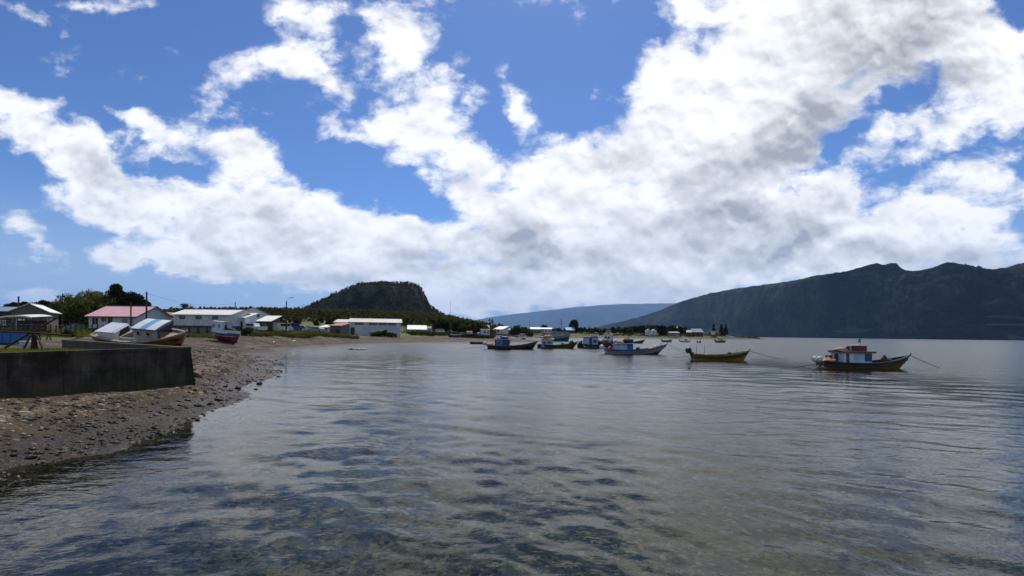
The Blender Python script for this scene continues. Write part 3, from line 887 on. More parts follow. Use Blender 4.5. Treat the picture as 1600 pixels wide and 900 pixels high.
# ------------------------------------------------------------------ lawn behind the sea wall, sea walls
WA = Vector((X(298, 19.3), 19.3, 0)); WB = Vector((X(-2, 12.8), 12.8, 0)); WC = Vector((X(97, 30), 30, 0))
WALLTOP = 2.02
wd = (WB - WA).normalized(); wend = WA + wd * 16
CONC = paint('stained_concrete', (.074, .056, .038), .95, .6, .9, .95, bump=1.0, spec=.1, planks=('Z', .55))
def wall_mat():
    m, t, out = new_mat('sea_wall_concrete')
    pos = t.new('ShaderNodeNewGeometry').outputs['Position']
    sp = t.new('ShaderNodeSeparateXYZ'); t.l.new(pos, sp.inputs[0])
    st = t.noise(t.vmath('MULTIPLY', pos, (3.0, 3.0, .35)), 1.3, 6, .65)
    bl = t.noise(pos, 1.1, 6, .65)
    c = t.mix(t.smooth(bl, .35, .65), (.030, .024, .018), (.085, .068, .050))
    c = t.mix(t.smooth(st, .55, .72, 0, .8), c, (.165, .145, .115))
    c = t.mix(t.smooth(st, .46, .34, 0, .85), c, (.014, .012, .010))
    alg = t.smooth(t.math('MULTIPLY_ADD', t.math('SUBTRACT', bl, .5), .9, sp.outputs[2]), 1.25, .85)
    c = t.mix(t.math('MULTIPLY', alg, .6), c, (.050, .052, .024))
    jy = t.math('PINGPONG', sp.outputs[1], 1.2)                       # joints between the pours
    c = t.mix(t.smooth(jy, .03, .0, 0, .8), c, (.010, .009, .008))
    jz = t.math('PINGPONG', t.math('ADD', sp.outputs[2], t.math('MULTIPLY', bl, .05)), .35)
    c = t.mix(t.smooth(jz, .022, .0, 0, .5), c, (.012, .010, .009))
    b = t.new('ShaderNodeBsdfPrincipled'); t.l.new(c, b.inputs[0]); b.inputs['Roughness'].default_value = .95
    b.inputs['Specular IOR Level'].default_value = .12
    hh = t.math('ADD', t.math('MULTIPLY', t.noise(pos, 14, 5, .7), .5), bl)
    t.l.new(t.bump(hh, 1.0, .06), b.inputs['Normal']); t.l.new(b.outputs[0], out.inputs[0])
    return m
CONC = wall_mat()
CONC2 = paint('grey_concrete', (.085, .070, .052), .9, .25, 1.5, .45, bump=.35)
def wall_run(name, label, A, B, top, th, side, mat, battered=.12, cope=True, endb=.0):
    """concrete wall from A to B; side = +1 thickens to the left of A->B"""
    o = empty(name, label, 'wall', (A.x, A.y, 0))
    t = (B - A).normalized(); nrm = Vector((-t.y, t.x, 0)) * side
    mb = MB(); n_ = 26
    L = (B - A).length
    for k in range(n_):
        a0 = A + t * (L * k / n_) - A; a1 = A + t * (L * (k + 1) / n_) - A
        j = .015 * math.sin(k * 2.3); j1 = .015 * math.sin((k + 1) * 2.3)
        zt0 = top + .02 * math.sin(k * 1.7 + math.sin(k * 3.1)); zt1 = top + .02 * math.sin((k + 1) * 1.7 + math.sin((k + 1) * 3.1))
        b0 = -.6
        f0, f1 = a0 - nrm * (battered + j), a1 - nrm * (battered + j1)
        mb.face([(f0.x, f0.y, b0), (f1.x, f1.y, b0), (a1.x, a1.y, zt1), (a0.x, a0.y, zt0)])
        c0, c1 = a0 + nrm * th, a1 + nrm * th
        mb.face([(a0.x, a0.y, zt0), (a1.x, a1.y, zt1), (c1.x, c1.y, zt1), (c0.x, c0.y, zt0)])
        mb.face([(c0.x, c0.y, zt0), (c1.x, c1.y, zt1), (c1.x, c1.y, b0), (c0.x, c0.y, b0)])
    for p, sg in ((Vector((0, 0, 0)), -1), (B - A, 1)):
        f0 = p - nrm * battered; c0 = p + nrm * th
        g0, g1 = f0 + t * sg * endb - nrm * endb * .7, c0 + t * sg * endb
        mb.face([(g0.x, g0.y, -.6), (p.x, p.y, top), (c0.x, c0.y, top), (g1.x, g1.y, -.6)])
        mb.face([(f0.x, f0.y, -.6), (p.x, p.y, top), (g0.x, g0.y, -.6)]); mb.face([(c0.x, c0.y, -.6), (c0.x, c0.y, top), (g1.x, g1.y, -.6)])
    mb.build('wall_body', mat, o)
    mb = MB()
    if cope:
        a0 = -nrm * .03; c0 = nrm * (th + .02); e = B - A
        q = [a0, e + a0, e + c0, c0]
        for k in range(4):
            p, p2 = q[k], q[(k + 1) % 4]
            mb.face([(p.x, p.y, top - .08), (p2.x, p2.y, top - .08), (p2.x, p2.y, top + .03), (p.x, p.y, top + .03)])
        mb.face([(p.x, p.y, top + .03) for p in q])
        mb.build('coping', mat, o)
    return o
wall_run('sea_wall', 'dark stained concrete sea wall standing above the pebble beach', WA, wend, WALLTOP, .3, -1, CONC, .16, endb=.16)
WC2 = WA + (WC - WA) * 1.0
g0 = Vector((-.32 * 0, 0, 0))
WA2 = WA + Vector((-.36, .05, 0))
wall_run('return_wall', 'low grey concrete wall behind the grass with the yellow grounded boat beyond it', WA2, WC2, WALLTOP - .01, .28, -1, CONC2, .05)
lm, lt, lo = new_mat('lawn_turf')
lp = lt.new('ShaderNodeNewGeometry').outputs['Position']
lb = lt.new('ShaderNodeBsdfDiffuse')
lt.l.new(lt.mix(lt.smooth(lt.noise(lp, 1.6, 6, .7), .35, .65), (.045, .06, .013), (.13, .15, .035)), lb.inputs[0])
lt.l.new(lt.bump(lt.noise(lp, 20, 4, .7), .8, .05), lb.inputs['Normal']); lt.l.new(lb.outputs[0], lo.inputs[0])
# lawn sheet: fan between the two walls
LAWN = []
nL = 30
corner = WA + Vector((-.45, -.05, 0))
pB = wend + Vector((-.3, 0, 0)); pC = WC + Vector((.3, -.45, 0))
def lawn_z(x, y):
    t_ = (y - 12) / 18
    return 1.90 - .40 * min(max(t_, -1), 1) + .05 * mnoise.noise(Vector((x * .7, y * .7, 1)))
lv = []; lfc = []
for a in range(nL + 1):
    e0 = corner.lerp(pB, a / nL)
    e1 = pC.lerp(Vector((pC.x - 6, pB.y, 0)), a / nL)
    for b in range(nL + 1):
        p = e0.lerp(e1, b / nL)
        lv.append((p.x, p.y, lawn_z(p.x, p.y)))
for a in range(nL):
    for b in range(nL):
        k = a * (nL + 1) + b
        lfc.append((k, k + 1, k + nL + 2, k + nL + 1))
tag(MB().mesh(lv, lfc).build('lawn', lm, smooth=True), kind='structure')
# grass
def grass_patch(name, pts, h, per, mat, seed, w=.012, spread=.05):
    r = np.random.default_rng(seed)
    n = len(pts) * per
    p = np.repeat(pts, per, 0) + np.concatenate([r.normal(0, spread, (n, 2)), np.zeros((n, 1))], 1)
    hh = h * (.45 + .9 * r.random(n))
    a = r.random(n) * 6.283
    lean = r.normal(0, .35, (n, 2)) * hh[:, None]
    dxy = np.stack([np.cos(a), np.sin(a)], 1) * (w * (.6 + .8 * r.random(n)))[:, None]
    z0 = np.zeros((n, 1))
    v0 = p + np.concatenate([dxy, z0 - .02], 1); v1 = p + np.concatenate([-dxy, z0 - .02], 1)
    v2 = p + np.concatenate([lean, hh[:, None]], 1)
    V = np.stack([v0, v1, v2], 1).reshape(-1, 3)
    return tag(link(name, np_mesh(name, V, np.arange(n * 3).reshape(-1, 3), mat)), kind='stuff')
r_ = np.random.default_rng(8)
P_ = []
for _ in range(5200):
    a, b = r_.random(), r_.random() ** .8
    e0 = corner.lerp(pB, a); e1 = pC.lerp(Vector((pC.x - 6, pB.y, 0)), a)
    p = e0.lerp(e1, b); P_.append((p.x, p.y, lawn_z(p.x, p.y)))
grass_patch('lawn_grass', np.array(P_), .10, 7, GRASSM, 9, .010, .06)
# rough grass of the yards and the bank above the beach
n = 26000
fpx = r_.uniform(-60, 560, n); fd = r_.uniform(46, 150, n)
fx = (fpx - CX) / F * fd; fz = hgt(fx, fd)
thr = np.where(fd > 90, 1.75, 1.85) + (fbm(fx, fd, .25, 4) - .5) * .5
ok = fz > thr
grass_patch('rough_grass', np.stack([fx[ok], fd[ok], fz[ok]], 1), .22, 4, GRASSM, 10, .05, .25)
n = 12000
fpx = r_.uniform(630, 1215, n); fd = r_.uniform(190, 520, n)
fx = (fpx - CX) / F * fd; fz = hgt(fx, fd)
ok = (fz > 1.5)
grass_patch('spit_grass', np.stack([fx[ok], fd[ok], fz[ok]], 1), .55, 4, SCRUBM, 12, .22, 1.2)
# scrub bank
def scrub(name, pts, hs, per, leaf, mat, seed):
    V, Fq = leaf_cloud(pts + np.array([0, 0, 1]) * (hs * .4)[:, None], hs * .6, per, leaf, seed, .7)
    return tag(link(name, np_mesh(name, V, Fq, mat)), kind='stuff')
Sx = []
for _ in range(420):
    p = r_.uniform(395, 560); d = np.interp(p, [395, 450, 500, 560], [78, 88, 100, 118]) + r_.uniform(0, 5)
    Sx.append(G(p, d))
scrub('scrub', np.array([tuple(p) for p in Sx]), r_.uniform(.5, 1.1, len(Sx)), 40, .13, SCRUBM, 14)
Sx = [G(r_.uniform(640, 770), r_.uniform(176, 215)) for _ in range(240)]
scrub('shore_scrub', np.array([tuple(p) for p in Sx]), r_.uniform(.8, 2.0, len(Sx)), 40, .3, LEAF_MID, 15)
Sx = [G(r_.uniform(865, 1190), r_.uniform(468, 500)) for _ in range(300)]
scrub('spit_scrub', np.array([tuple(p) for p in Sx]), r_.uniform(.8, 2.4, len(Sx)), 30, .5, LEAF_OLIVE, 16)
Sx = []
for _ in range(170):
    p = r_.uniform(232, 340); d = 72 + r_.uniform(-4, 4); Sx.append(G(p, d))
scrub('yard_weeds', np.array([tuple(p) for p in Sx]), r_.uniform(.35, .7, len(Sx)), 36, .11, leaf_mat('weed_leaves', (.04, .06, .012), (.13, .15, .035), .35), 17)

# ------------------------------------------------------------------ stones
STONE = paint('beach_stone', (.12, .105, .09), .75, .35, 3, .3)
DSTONE = paint('wet_dark_stone', (.020, .019, .018), .55, .3, 5, .2, bump=.5)
BSTONE = paint('brown_stone', (.16, .10, .055), .75, .3, 4, .3, bump=.5)
def pebble_field(name, P3, sizes, mat_fn, seed):
    r = np.random.default_rng(seed)
    ico = []; 
    mb = MB().lump((0, 0, 0), 1, 1, 1, 3, .12, 6, 4)
    B0 = np.array(mb.v); Fb = [f for f in mb.f]
    Fb = np.array(Fb)
    n = len(P3)
    sc = sizes[:, None] * (np.array([1, .8, .5]) * r.uniform(.7, 1.3, (n, 3)))
    a = r.random(n) * 6.283
    v = B0[None] * sc[:, None, :]
    v = v * (1 + .18 * r.normal(0, 1, (n, len(B0), 1)))
    x = v[..., 0] * np.cos(a)[:, None] - v[..., 1] * np.sin(a)[:, None]
    y = v[..., 0] * np.sin(a)[:, None] + v[..., 1] * np.cos(a)[:, None]
    V = np.stack([x, y, v[..., 2]], -1) + P3[:, None, :]
    Fq = (Fb[None] + (np.arange(n) * len(B0))[:, None, None]).reshape(-1, 4)
    return tag(link(name, np_mesh(name, V.reshape(-1, 3), Fq, mat_fn, True)), kind='stuff')
def pebble_mat():
    m, t, out = new_mat('pebbles')
    geo = t.new('ShaderNodeNewGeometry'); pos = geo.outputs['Position']
    ri = geo.outputs['Random Per Island']
    rp = t.new('ShaderNodeValToRGB'); t.l.new(ri, rp.inputs[0])
    e = rp.color_ramp.elements
    e[0].color = (.03, .027, .024, 1); e[1].color = (.40, .37, .33, 1); e[1].position = 1
    for q, c in ((.35, (.045, .034, .025)), (.6, (.075, .057, .04)), (.82, (.115, .088, .064)), (.95, (.17, .135, .10))):
        el = e.new(q); el.color = c + (1,)
    c = t.mix(t.smooth(t.noise(pos, 30, 3, .6), .35, .65, 0, .4), rp.outputs[0], (.05, .045, .04))
    sp = t.new('ShaderNodeSeparateXYZ'); t.l.new(pos, sp.inputs[0])
    wet = t.smooth(t.math('MULTIPLY_ADD', t.math('SUBTRACT', t.noise(pos, .35, 5, .6), .5), .35, sp.outputs[2]), .42, .18)
    under = t.smooth(sp.outputs[2], .0, -.08)
    c = t.mix(wet, c, t.mix(1., c, (.48, .44, .40), 'MULTIPLY'))
    c = t.mix(under, c, t.mix(1., c, (1.6, 1.8, 1.3), 'MULTIPLY'))
    b = t.new('ShaderNodeBsdfPrincipled'); t.l.new(c, b.inputs[0])
    t.l.new(t.math('MAXIMUM', t.math('MULTIPLY_ADD', wet, -.38, .88), t.math('MULTIPLY', under, .95)), b.inputs['Roughness'])
    t.l.new(t.math('MULTIPLY_ADD', under, -.3, .3), b.inputs['Specular IOR Level'])
    t.l.new(b.outputs[0], out.inputs[0])
    return m
PEB = pebble_mat()
n = 30000
fd = 8 + 44 * r_.random(n) ** 1.7
fx = -fd * r_.uniform(.30, 1.12, n)
fz = hgt(fx, fd)
inside_wall = ((fx - WA.x) * wd.y - (fd - WA.y) * wd.x) * 1.0
ok = (fz > -.12) & (fz < 1.3) & ~((fd < 19.6) & (fx < np.interp(fd, [0, 12.8, 19.3], [WB.x - 1, WB.x, WA.x]) + .12))
fx, fd, fz = fx[ok], fd[ok], fz[ok]
keep = (fbm(fx, fd, .9, 21, 4) > .47) | (r_.random(len(fx)) < .35)
fx, fd, fz = fx[keep], fd[keep], fz[keep]
size = (.010 + .055 * r_.random(len(fx)) ** 5) * (1 + fd / 40)
pebble_field('pebbles', np.stack([fx, fd, fz + (fbm(fx, fd, .35, 3, 5, .55) - .5) * (.08 * np.clip(1.5 - np.hypot(fx, fd) / 60, 0, 1) + .06)], 1), size, PEB, 4)
# stones on the sea bed in front
n = 3600
fd = 3.2 + 13 * r_.random(n) ** 1.4; fx = r_.uniform(-1.15, 1.15, n) * fd
fz = hgt(fx, fd)
ok = (fz < -.02) & (fz > -1.3)
fx, fd, fz = fx[ok], fd[ok], fz[ok]
pebble_field('sea_bed_stones', np.stack([fx, fd, fz], 1), .03 + .07 * r_.random(len(fx)) ** 3, PEB, 6)
ROCKMESH = [MB().lump((0, 0, 0), 1, .8, .55, 31 + k, .32, 12, 8).data('rock', DSTONE, True) for k in range(4)]
ROCKB = [MB().lump((0, 0, 0), 1, .8, .55, 51 + k, .32, 12, 8).data('rock', BSTONE, True) for k in range(2)]
def rock(px, py, w, label, group, meshes=ROCKMESH, z=None, flat=1.0):
    uu, dn = ray(px, py)
    d = H / max(dn, .004)
    for _ in range(12):                       # walk along the sight line to the ground
        d = (H - max(gz(uu * d, d), 0 if z is None else z)) / dn
    x = uu * d
    s = w / F * d / 2
    o = link('rock', random.choice(meshes))
    o.location = (x, d, max(gz(x, d), -.02) + s * .18); o.rotation_euler = (0, 0, random.random() * 6.28)
    o.scale = (s, s, s * flat * random.uniform(.8, 1.1))
    return tag(o, label, 'rock', group)
rock(341, 627, 15, 'largest black rock standing in the shallow water off the beach', None, flat=1.15)
rock(330, 633, 12, 'flat black rock just left of the largest rock in the shallows', None)
for p in [(310, 636, 13), (293, 629, 10), (268, 640, 9), (252, 646, 10), (283, 664, 9), (228, 688, 10), (215, 692, 7), (160, 690, 12), (118, 706, 14), (140, 700, 9), (49, 716, 15), (20, 712, 12), (75, 698, 9), (320, 622, 8),
          (400, 608, 7), (405, 600, 9), (372, 607, 10), (360, 611, 9), (352, 604, 7), (236, 683, 6), (195, 655, 12), (205, 643, 10), (180, 662, 9)]:
    rock(*p, 'small dark rock lying along the wet edge of the beach', 'dark rocks along the wet edge of the beach')
rock(152, 636, 18, 'dark oval stone lying alone on the dry pebbles below the wall', None, flat=.8)
rock(122, 627, 16, 'low brown-grey stone partly sunk in the beach below the wall', None, flat=.6)
rock(305, 588, 17, 'orange-brown boulder against the end of the sea wall', None, ROCKB, flat=1.5)
for p in [(505, 540.5, 4), (422, 541, 5), (406, 539, 5), (327, 540, 6), (395, 545, 5)]:
    rock(*p, 'small dark stone scattered on the upper pebble beach', 'dark stones on the upper beach', flat=.6)

# ------------------------------------------------------------------ buildings
def window(parent, x, y, z, w, h, mat=WHITE, rot=0, bars=1, name='window'):
    """framed window in the XZ plane facing -Y (rot = 0), set proud of the wall"""
    tf = Matrix.Translation((x, y, z)) @ Matrix.Rotation(rot, 4, 'Z')
    mb = MB(); t = .07
    mb.box(-w / 2 - t, w / 2 + t, -.06, .02, -h / 2 - t, -h / 2, tf=tf); mb.box(-w / 2 - t, w / 2 + t, -.06, .02, h / 2, h / 2 + t, tf=tf)
    mb.box(-w / 2 - t, -w / 2, -.06, .02, -h / 2, h / 2, tf=tf); mb.box(w / 2, w / 2 + t, -.06, .02, -h / 2, h / 2, tf=tf)
    for b in range(bars):
        xx = -w / 2 + w * (b + 1) / (bars + 1)
        mb.box(xx - .025, xx + .025, -.045, .0, -h / 2, h / 2, tf=tf)
    o = mb.build(name, mat, parent)
    g = MB(); g.box(-w / 2, w / 2, -.025, .012, -h / 2, h / 2, tf=tf); g.build('pane', GLASS, o)
    return o
def door(parent, x, y, z, w, h, mat, rot=0):
    tf = Matrix.Translation((x, y, z)) @ Matrix.Rotation(rot, 4, 'Z')
    mb = MB(); mb.box(-w / 2, w / 2, -.045, .015, 0, h, tf=tf); mb.box(-w / 2 + .12, w / 2 - .12, -.06, -.045, h * .55, h - .15, tf=tf)
    o = mb.build('door', mat, parent)
    k = MB(); k.box(w / 2 - .16, w / 2 - .10, -.10, -.045, h * .47, h * .5, tf=tf); k.build('handle', IRON, o)
    return o
def gable_house(name, label, loc, L, D, eave, ridge, wall, roof, rot=0, over=.35, cat='house', skirt=None, group=None, rth=.09, ridge_off=0.0, fascia=None):
    """ridge along local x; front faces -y. ridge_off shifts the ridge towards the back"""
    o = empty(name, label, cat, loc, (0, 0, rot), group)
    x0, x1, y0, y1 = -L / 2, L / 2, -D / 2, D / 2
    yr = ridge_off
    mb = MB(); b = -.5
    mb.face([(x0, y0, b), (x1, y0, b), (x1, y0, eave), (x0, y0, eave)])
    mb.face([(x1, y1, b), (x0, y1, b), (x0, y1, eave), (x1, y1, eave)])
    mb.face([(x1, y0, b), (x1, y1, b), (x1, y1, eave), (x1, yr, ridge), (x1, y0, eave)])
    mb.face([(x0, y1, b), (x0, y0, b), (x0, y0, eave), (x0, yr, ridge), (x0, y1, eave)])
    mb.build('wall', wall, o)
    rb = MB()
    for ys in (y0, y1):
        sl = (ridge - eave) / abs(yr - ys)
        sgn = 1 if ys > 0 else -1
        ye = ys + sgn * over; ze = eave - sl * over
        a, c = (x0 - over, ye, ze + .03), (x1 + over, ye, ze + .03)
        p, q = (x1 + over, yr, ridge + .03), (x0 - over, yr, ridge + .03)
        pts = [a, c, p, q] if sgn < 0 else [c, a, q, p]
        up = [(k[0], k[1], k[2] + rth) for k in pts]
        rb.face(up); rb.face(list(reversed(pts)))
        for k in range(4):
            rb.face([pts[k], pts[(k + 1) % 4], up[(k + 1) % 4], up[k]])
    ro = rb.build('roof', roof, o)
    cp = MB(); cp.beam((x0 - over, yr, ridge + .03 + rth), (x1 + over, yr, ridge + .03 + rth), .3, .05); cp.build('ridge_cap', roof, ro)
    if fascia:
        fb = MB()
        sl = (ridge - eave) / abs(yr - y0)
        fb.beam((x0 - over, y0 - over - .015, eave - sl * over), (x1 + over, y0 - over - .015, eave - sl * over), .03, .2)
        for xx in (x0 - over - .015, x1 + over + .015):
            fb.beam((xx, y0 - over, eave - sl * over + .05), (xx, yr, ridge + .05), .03, .2)
            fb.beam((xx, y1 + over, eave - sl * over + .05), (xx, yr, ridge + .05), .03, .2)
        fb.build('fascia', fascia, ro)
    if skirt:
        sb = MB(); sb.box(x0 - .02, x1 + .02, y0 - .03, y1 + .03, -.5, skirt[0]); sb.build('plinth', skirt[1], o)
    return o
def shed(name, label, loc, L, D, hf, hb, wall, roof, rot=0, over=.25, cat='shed', open_front=False, group=None):
    """single pitch roof; front faces -y"""
    o = empty(name, label, cat, loc, (0, 0, rot), group)
    x0, x1, y0, y1 = -L / 2, L / 2, -D / 2, D / 2
    mb = MB(); b = -.5
    if not open_front: mb.face([(x0, y0, b), (x1, y0, b), (x1, y0, hf), (x0, y0, hf)])
    mb.face([(x1, y1, b), (x0, y1, b), (x0, y1, hb), (x1, y1, hb)])
    mb.face([(x1, y0, b), (x1, y1, b), (x1, y1, hb), (x1, y0, hf)])
    mb.face([(x0, y1, b), (x0, y0, b), (x0, y0, hf), (x0, y1, hb)])
    mb.build('wall', wall, o)
    sl = (hb - hf) / D
    pts = [(x0 - over, y0 - over, hf - sl * over + .02), (x1 + over, y0 - over, hf - sl * over + .02), (x1 + over, y1 + over, hb + sl * over + .02), (x0 - over, y1 + over, hb + sl * over + .02)]
    up = [(k[0], k[1], k[2] + .09) for k in pts]
    rb = MB(); rb.face(up); rb.face(list(reversed(pts)))
    for k in range(4): rb.face([pts[k], pts[(k + 1) % 4], up[(k + 1) % 4], up[k]])
    rb.build('roof', roof, o)
    return o
def bpx(x0, x1, d, D, yb, ye, yr):
    """base point and sizes of a building seen between two columns of the picture"""
    xm = (x0 + x1) / 2
    uu, _ = ray(xm, CY)
    y = d + D / 2
    zb = gz(uu * y, y) if yb is None else zpx(xm, yb, d)
    return Vector((uu * d, y, zb)), (x1 - x0) / F * d, zpx(xm, ye, d) - zb, zpx(xm, yr, y) - zb

# pink roofed house
loc, L, e, r = bpx(136, 208, 88, 8, 517, 493.5, 479)
hs = gable_house('house', 'low pale house with a pink corrugated roof and dark red trim', loc + Vector((.7, 0, 0)), L + .9, 8.0, e, r, PALE if False else paint('pale_house_boards', (.50, .58, .64), .6, .1, 1.5, .3, planks=('Z', 2.0)), ROOFP, R(-4), .45, fascia=TRIMR, skirt=(.4, CONC2))
hw = L + .9
for fx_, ww, wh, wz in [(-.36, 1.15, 1.15, 1.75), (-.18, .8, .5, 2.0), (.26, 1.1, 1.0, 1.75)]:
    window(hs, fx_ * hw, -4.0, wz, ww, wh, TRIMR if ww < .9 else WHITE)
door(hs, -.05 * hw, -4.0, .5, .85, 1.95, NAVY)
window(hs, hw / 2, -1.6, 1.75, .95, .95, WHITE, R(90))
ch = MB(); ch.tube([(hw / 2 - .9, -4.25, .2), (hw / 2 - .9, -4.25, 3.6), (hw / 2 - .9, -4.25, 5.2)], .12, 10); ch.build('chimney', RUST, hs)
c2 = MB(); c2.tube([(hw / 2 - .9, -4.25, 5.2), (hw / 2 - .9, -4.25, 5.28)], .22, 10); c2.build('chimney_cap', RUST, hs)
# long white workshop
loc, L, e, r = bpx(271, 362, 90, 7, 519, 491.5, 484.5)
wk = gable_house('workshop', 'long white panelled workshop with a pale corrugated roof and small high windows', loc, L, 7.0, e, r, WHITEX, ROOFW, R(-2), .4, cat='workshop', skirt=(1.2, CONC2))
for fx_ in (-.35, -.06, .23): window(wk, fx_ * L, -3.5, e - .55, .95, .5, IRON)
# white gabled hall behind
loc, L, e, r = bpx(352, 402, 104, 9, 516, 492, 482)
gh = gable_house('hall', 'white boarded hall with its gable end facing the beach', loc, 9.0, L, e, r, WHITE2, ROOFG, R(119), .35, cat='hall')
window(gh, -4.5, .3 - 1.2, e - .0, .5, .6, IRON, R(-90))
door(gh, -4.5, -.8, .0, 1.6, 2.3, TEAL, R(-90))
# lean-to in front of the hall
loc, L, e, r = bpx(363, 383, 93, 4, 518, 496.5, 491)
lt_ = shed('lean_to_shed', 'small white lean-to with a bright metal roof beside the long workshop', loc, L, 4, e, e + .9, WHITE2, ROOFW, R(-2), .35)
door(lt_, .2, -2, .0, 1.2, 2.0, GLASS)
window(lt_, -.75, -2, 1.7, .7, .7, IRON)
# shed with a pale roof behind the pickup
loc, L, e, r = bpx(402, 422, 98, 4, 517, 502, 495)
sh = shed('storage_shed', 'dark timber shed with a pale square roof behind the white pickup', loc, L, 4.5, e, e + 1.1, DWOOD, ROOFW, R(2), .3)
door(sh, .2, -2.25, .0, .9, 1.6, GWOOD)
# grey barn
loc, L, e, r = bpx(25, 69, 82, 0.1, 517, 486, 475)
bn = gable_house('barn', 'grey timber barn with its gable forward and a bright tin roof', Vector((X(46, 82) - .545 * 4, 82 + .839 * 4, loc.z)), 8.0, L * .93, e, r, GWOOD, ROOFW, R(123), .4, cat='barn')
door(bn, -4, 1.1, 0, 1.0, 2.0, WHITE, R(-90)); window(bn, -4, -1.2, 1.5, .8, .8, IRON, R(-90))
# barn's curved-roof shelter
cpo = empty('boat_shelter', 'open shelter with a low curved white roof on thin posts before the barn', 'shelter', G(37, 72))
mb = MB(); W2 = 2.75
n_ = 12
prev = None
for k in range(n_ + 1):
    a = -1 + 2 * k / n_
    zz = 2.05 + .34 * (1 - abs(a) ** 2.4) + (.12 * a)
    cur = [(a * W2, -1.6, zz), (a * W2, 1.6, zz + .25)]
    if prev:
        mb.face([prev[0], cur[0], cur[1], prev[1]])
        mb.face([(p[0], p[1], p[2] - .06) for p in (prev[1], cur[1], cur[0], prev[0])])
        mb.face([prev[0], (prev[0][0], prev[0][1], prev[0][2] - .2), (cur[0][0], cur[0][1], cur[0][2] - .2), cur[0]])
    prev = cur
mb.build('roof', ROOFW, cpo)
for xx in (-2.4, -1.1, 0, 1.2, 2.4):
    for yy_ in (-1.4, 1.4):
        p = MB(); p.tube([(xx, yy_, -.3), (xx, yy_, 2.2)], .06, 6); p.build('post', DWOOD, cpo)
p = MB(); p.box(-2.2, 2.3, 1.2, 1.26, .1, 1.7); p.build('back_panel', DWOOD, cpo)
# blue-grey roof at far left
loc, L, e, r = bpx(-30, 24, 95, 8, 517, 486, 480)
bl = gable_house('house', 'dark house with a flat blue-grey metal roof at the left beside the barn', loc, L, 8, e, r, DWOOD, paint('blue_grey_roof', (.26, .31, .40), .4, .1, 1, .3, corr=('X', 2.2)), 0, .5)
ch = MB(); ch.tube([(2.4, -2.5, 3.5), (2.4, -2.5, 6.9)], .13, 8); ch.build('chimney', IRON, bl)
window(bl, 1.0, -4, 1.6, 1.0, .9, WHITE)
# low dark blue cottage between barn and pink house
loc, L, e, r = bpx(95, 132, 112, 6, 516, 495, 491)
ct = gable_house('cottage', 'low pale blue cottage with a dark roof half hidden beyond the yard', loc, L, 6, e, r, PALE, ROOFD, 0, .4, cat='cottage')
window(ct, -1.2, -3, 1.4, .9, .8); window(ct, 1.4, -3, 1.4, .9, .8)
# brown roof behind the pink house
loc, L, e, r = bpx(222, 252, 112, 7, 515, 497, 487)
gable_house('cottage', 'small brown cottage peeping out behind the right gable of the pink-roofed house', loc, 7, L * .9, e, r, BROWN, ROOFD, R(90), .35, cat='cottage')

# big white warehouse by the beach
loc, L, e, r = bpx(541, 617, 150, 12, 525, 503.5, 498.5)
wh = gable_house('warehouse', 'long white block warehouse with a sagging tin roof above the beach', loc, L, 12, e, r, WHITEX, paint('tin_roof', (.66, .60, .52), .4, .12, .6, .4, corr=('X', 1.6)), R(14), .5, cat='warehouse', ridge_off=-1.0)
for fx_ in (-.32, -.05, .14, .33): window(wh, fx_ * L, -6, e - .5, 2.4, .55, IRON, bars=2)
door(wh, -.45 * L, -6, 0, 1.2, 2.6, DWOOD)
lw = MB(); lw.box(-L / 2 - 4.2, -L / 2 - .02, -6.0, 5, -.5, e - .3); ann = lw.build('annex', paint('blue_white_boards', (.55, .60, .75), .6, .1, 1, .3, planks=('X', 2)), wh)
lw = MB(); lw.mesh([(-L / 2 - 4.8, -6.5, e - .28), (-L / 2 - .55, -6.5, e - .28), (-L / 2 - .55, 5.2, e + .9), (-L / 2 - 4.8, 5.2, e + .9), (-L / 2 - 4.8, -6.5, e - .15), (-L / 2 - .55, -6.5, e - .15), (-L / 2 - .55, 5.2, e + 1.03), (-L / 2 - 4.8, 5.2, e + 1.03)],
                    [(3, 2, 1, 0), (4, 5, 6, 7), (0, 1, 5, 4), (1, 2, 6, 5), (2, 3, 7, 6), (3, 0, 4, 7)])
lw.build('annex_roof', paint('tin_roof', (0, 0, 0)), ann)
# rust roof shed and white-roof shed left of the warehouse
loc, L, e, r = bpx(516, 535, 128, 5, 525, 509, 507)
rs = shed('fish_shed', 'brown plank shed with a rusty orange roof against the warehouse', loc, L, 5, e, e + .7, GWOOD, ROOFO, R(-6), .3)
door(rs, .6, -2.5, 0, .9, 1.8, DWOOD)
loc, L, e, r = bpx(499, 516, 128, 4, 521, 511.5, 508)
rs = shed('kiosk', 'small cream kiosk with a white roof left of the rusty shed', loc, L, 4, e, e + .6, CREAM, ROOFW, R(-4), .3, cat='kiosk')
window(rs, .2, -2, 1.1, 1.1, .6, IRON)
# shelter right of warehouse
loc, L, e, r = bpx(636, 662, 205, 7, 520, 514.5, 511)
rs = shed('boat_shed', 'low grey boat shed with a white sloping roof right of the warehouse', loc, L, 7, e, e + 1.6, GREYBLUE, ROOFW, R(12), .6)
loc, L, e, r = bpx(662, 672, 212, 6, 520, 513, 510)
rs = gable_house('hut', 'small dark hut with a pale door beside the low boat shed', loc, L, 5, e, r, GREYBLUE, ROOFD, 0, .3, cat='hut'); door(rs, -.2, -2.5, 0, 1.1, 1.9, WHITE)

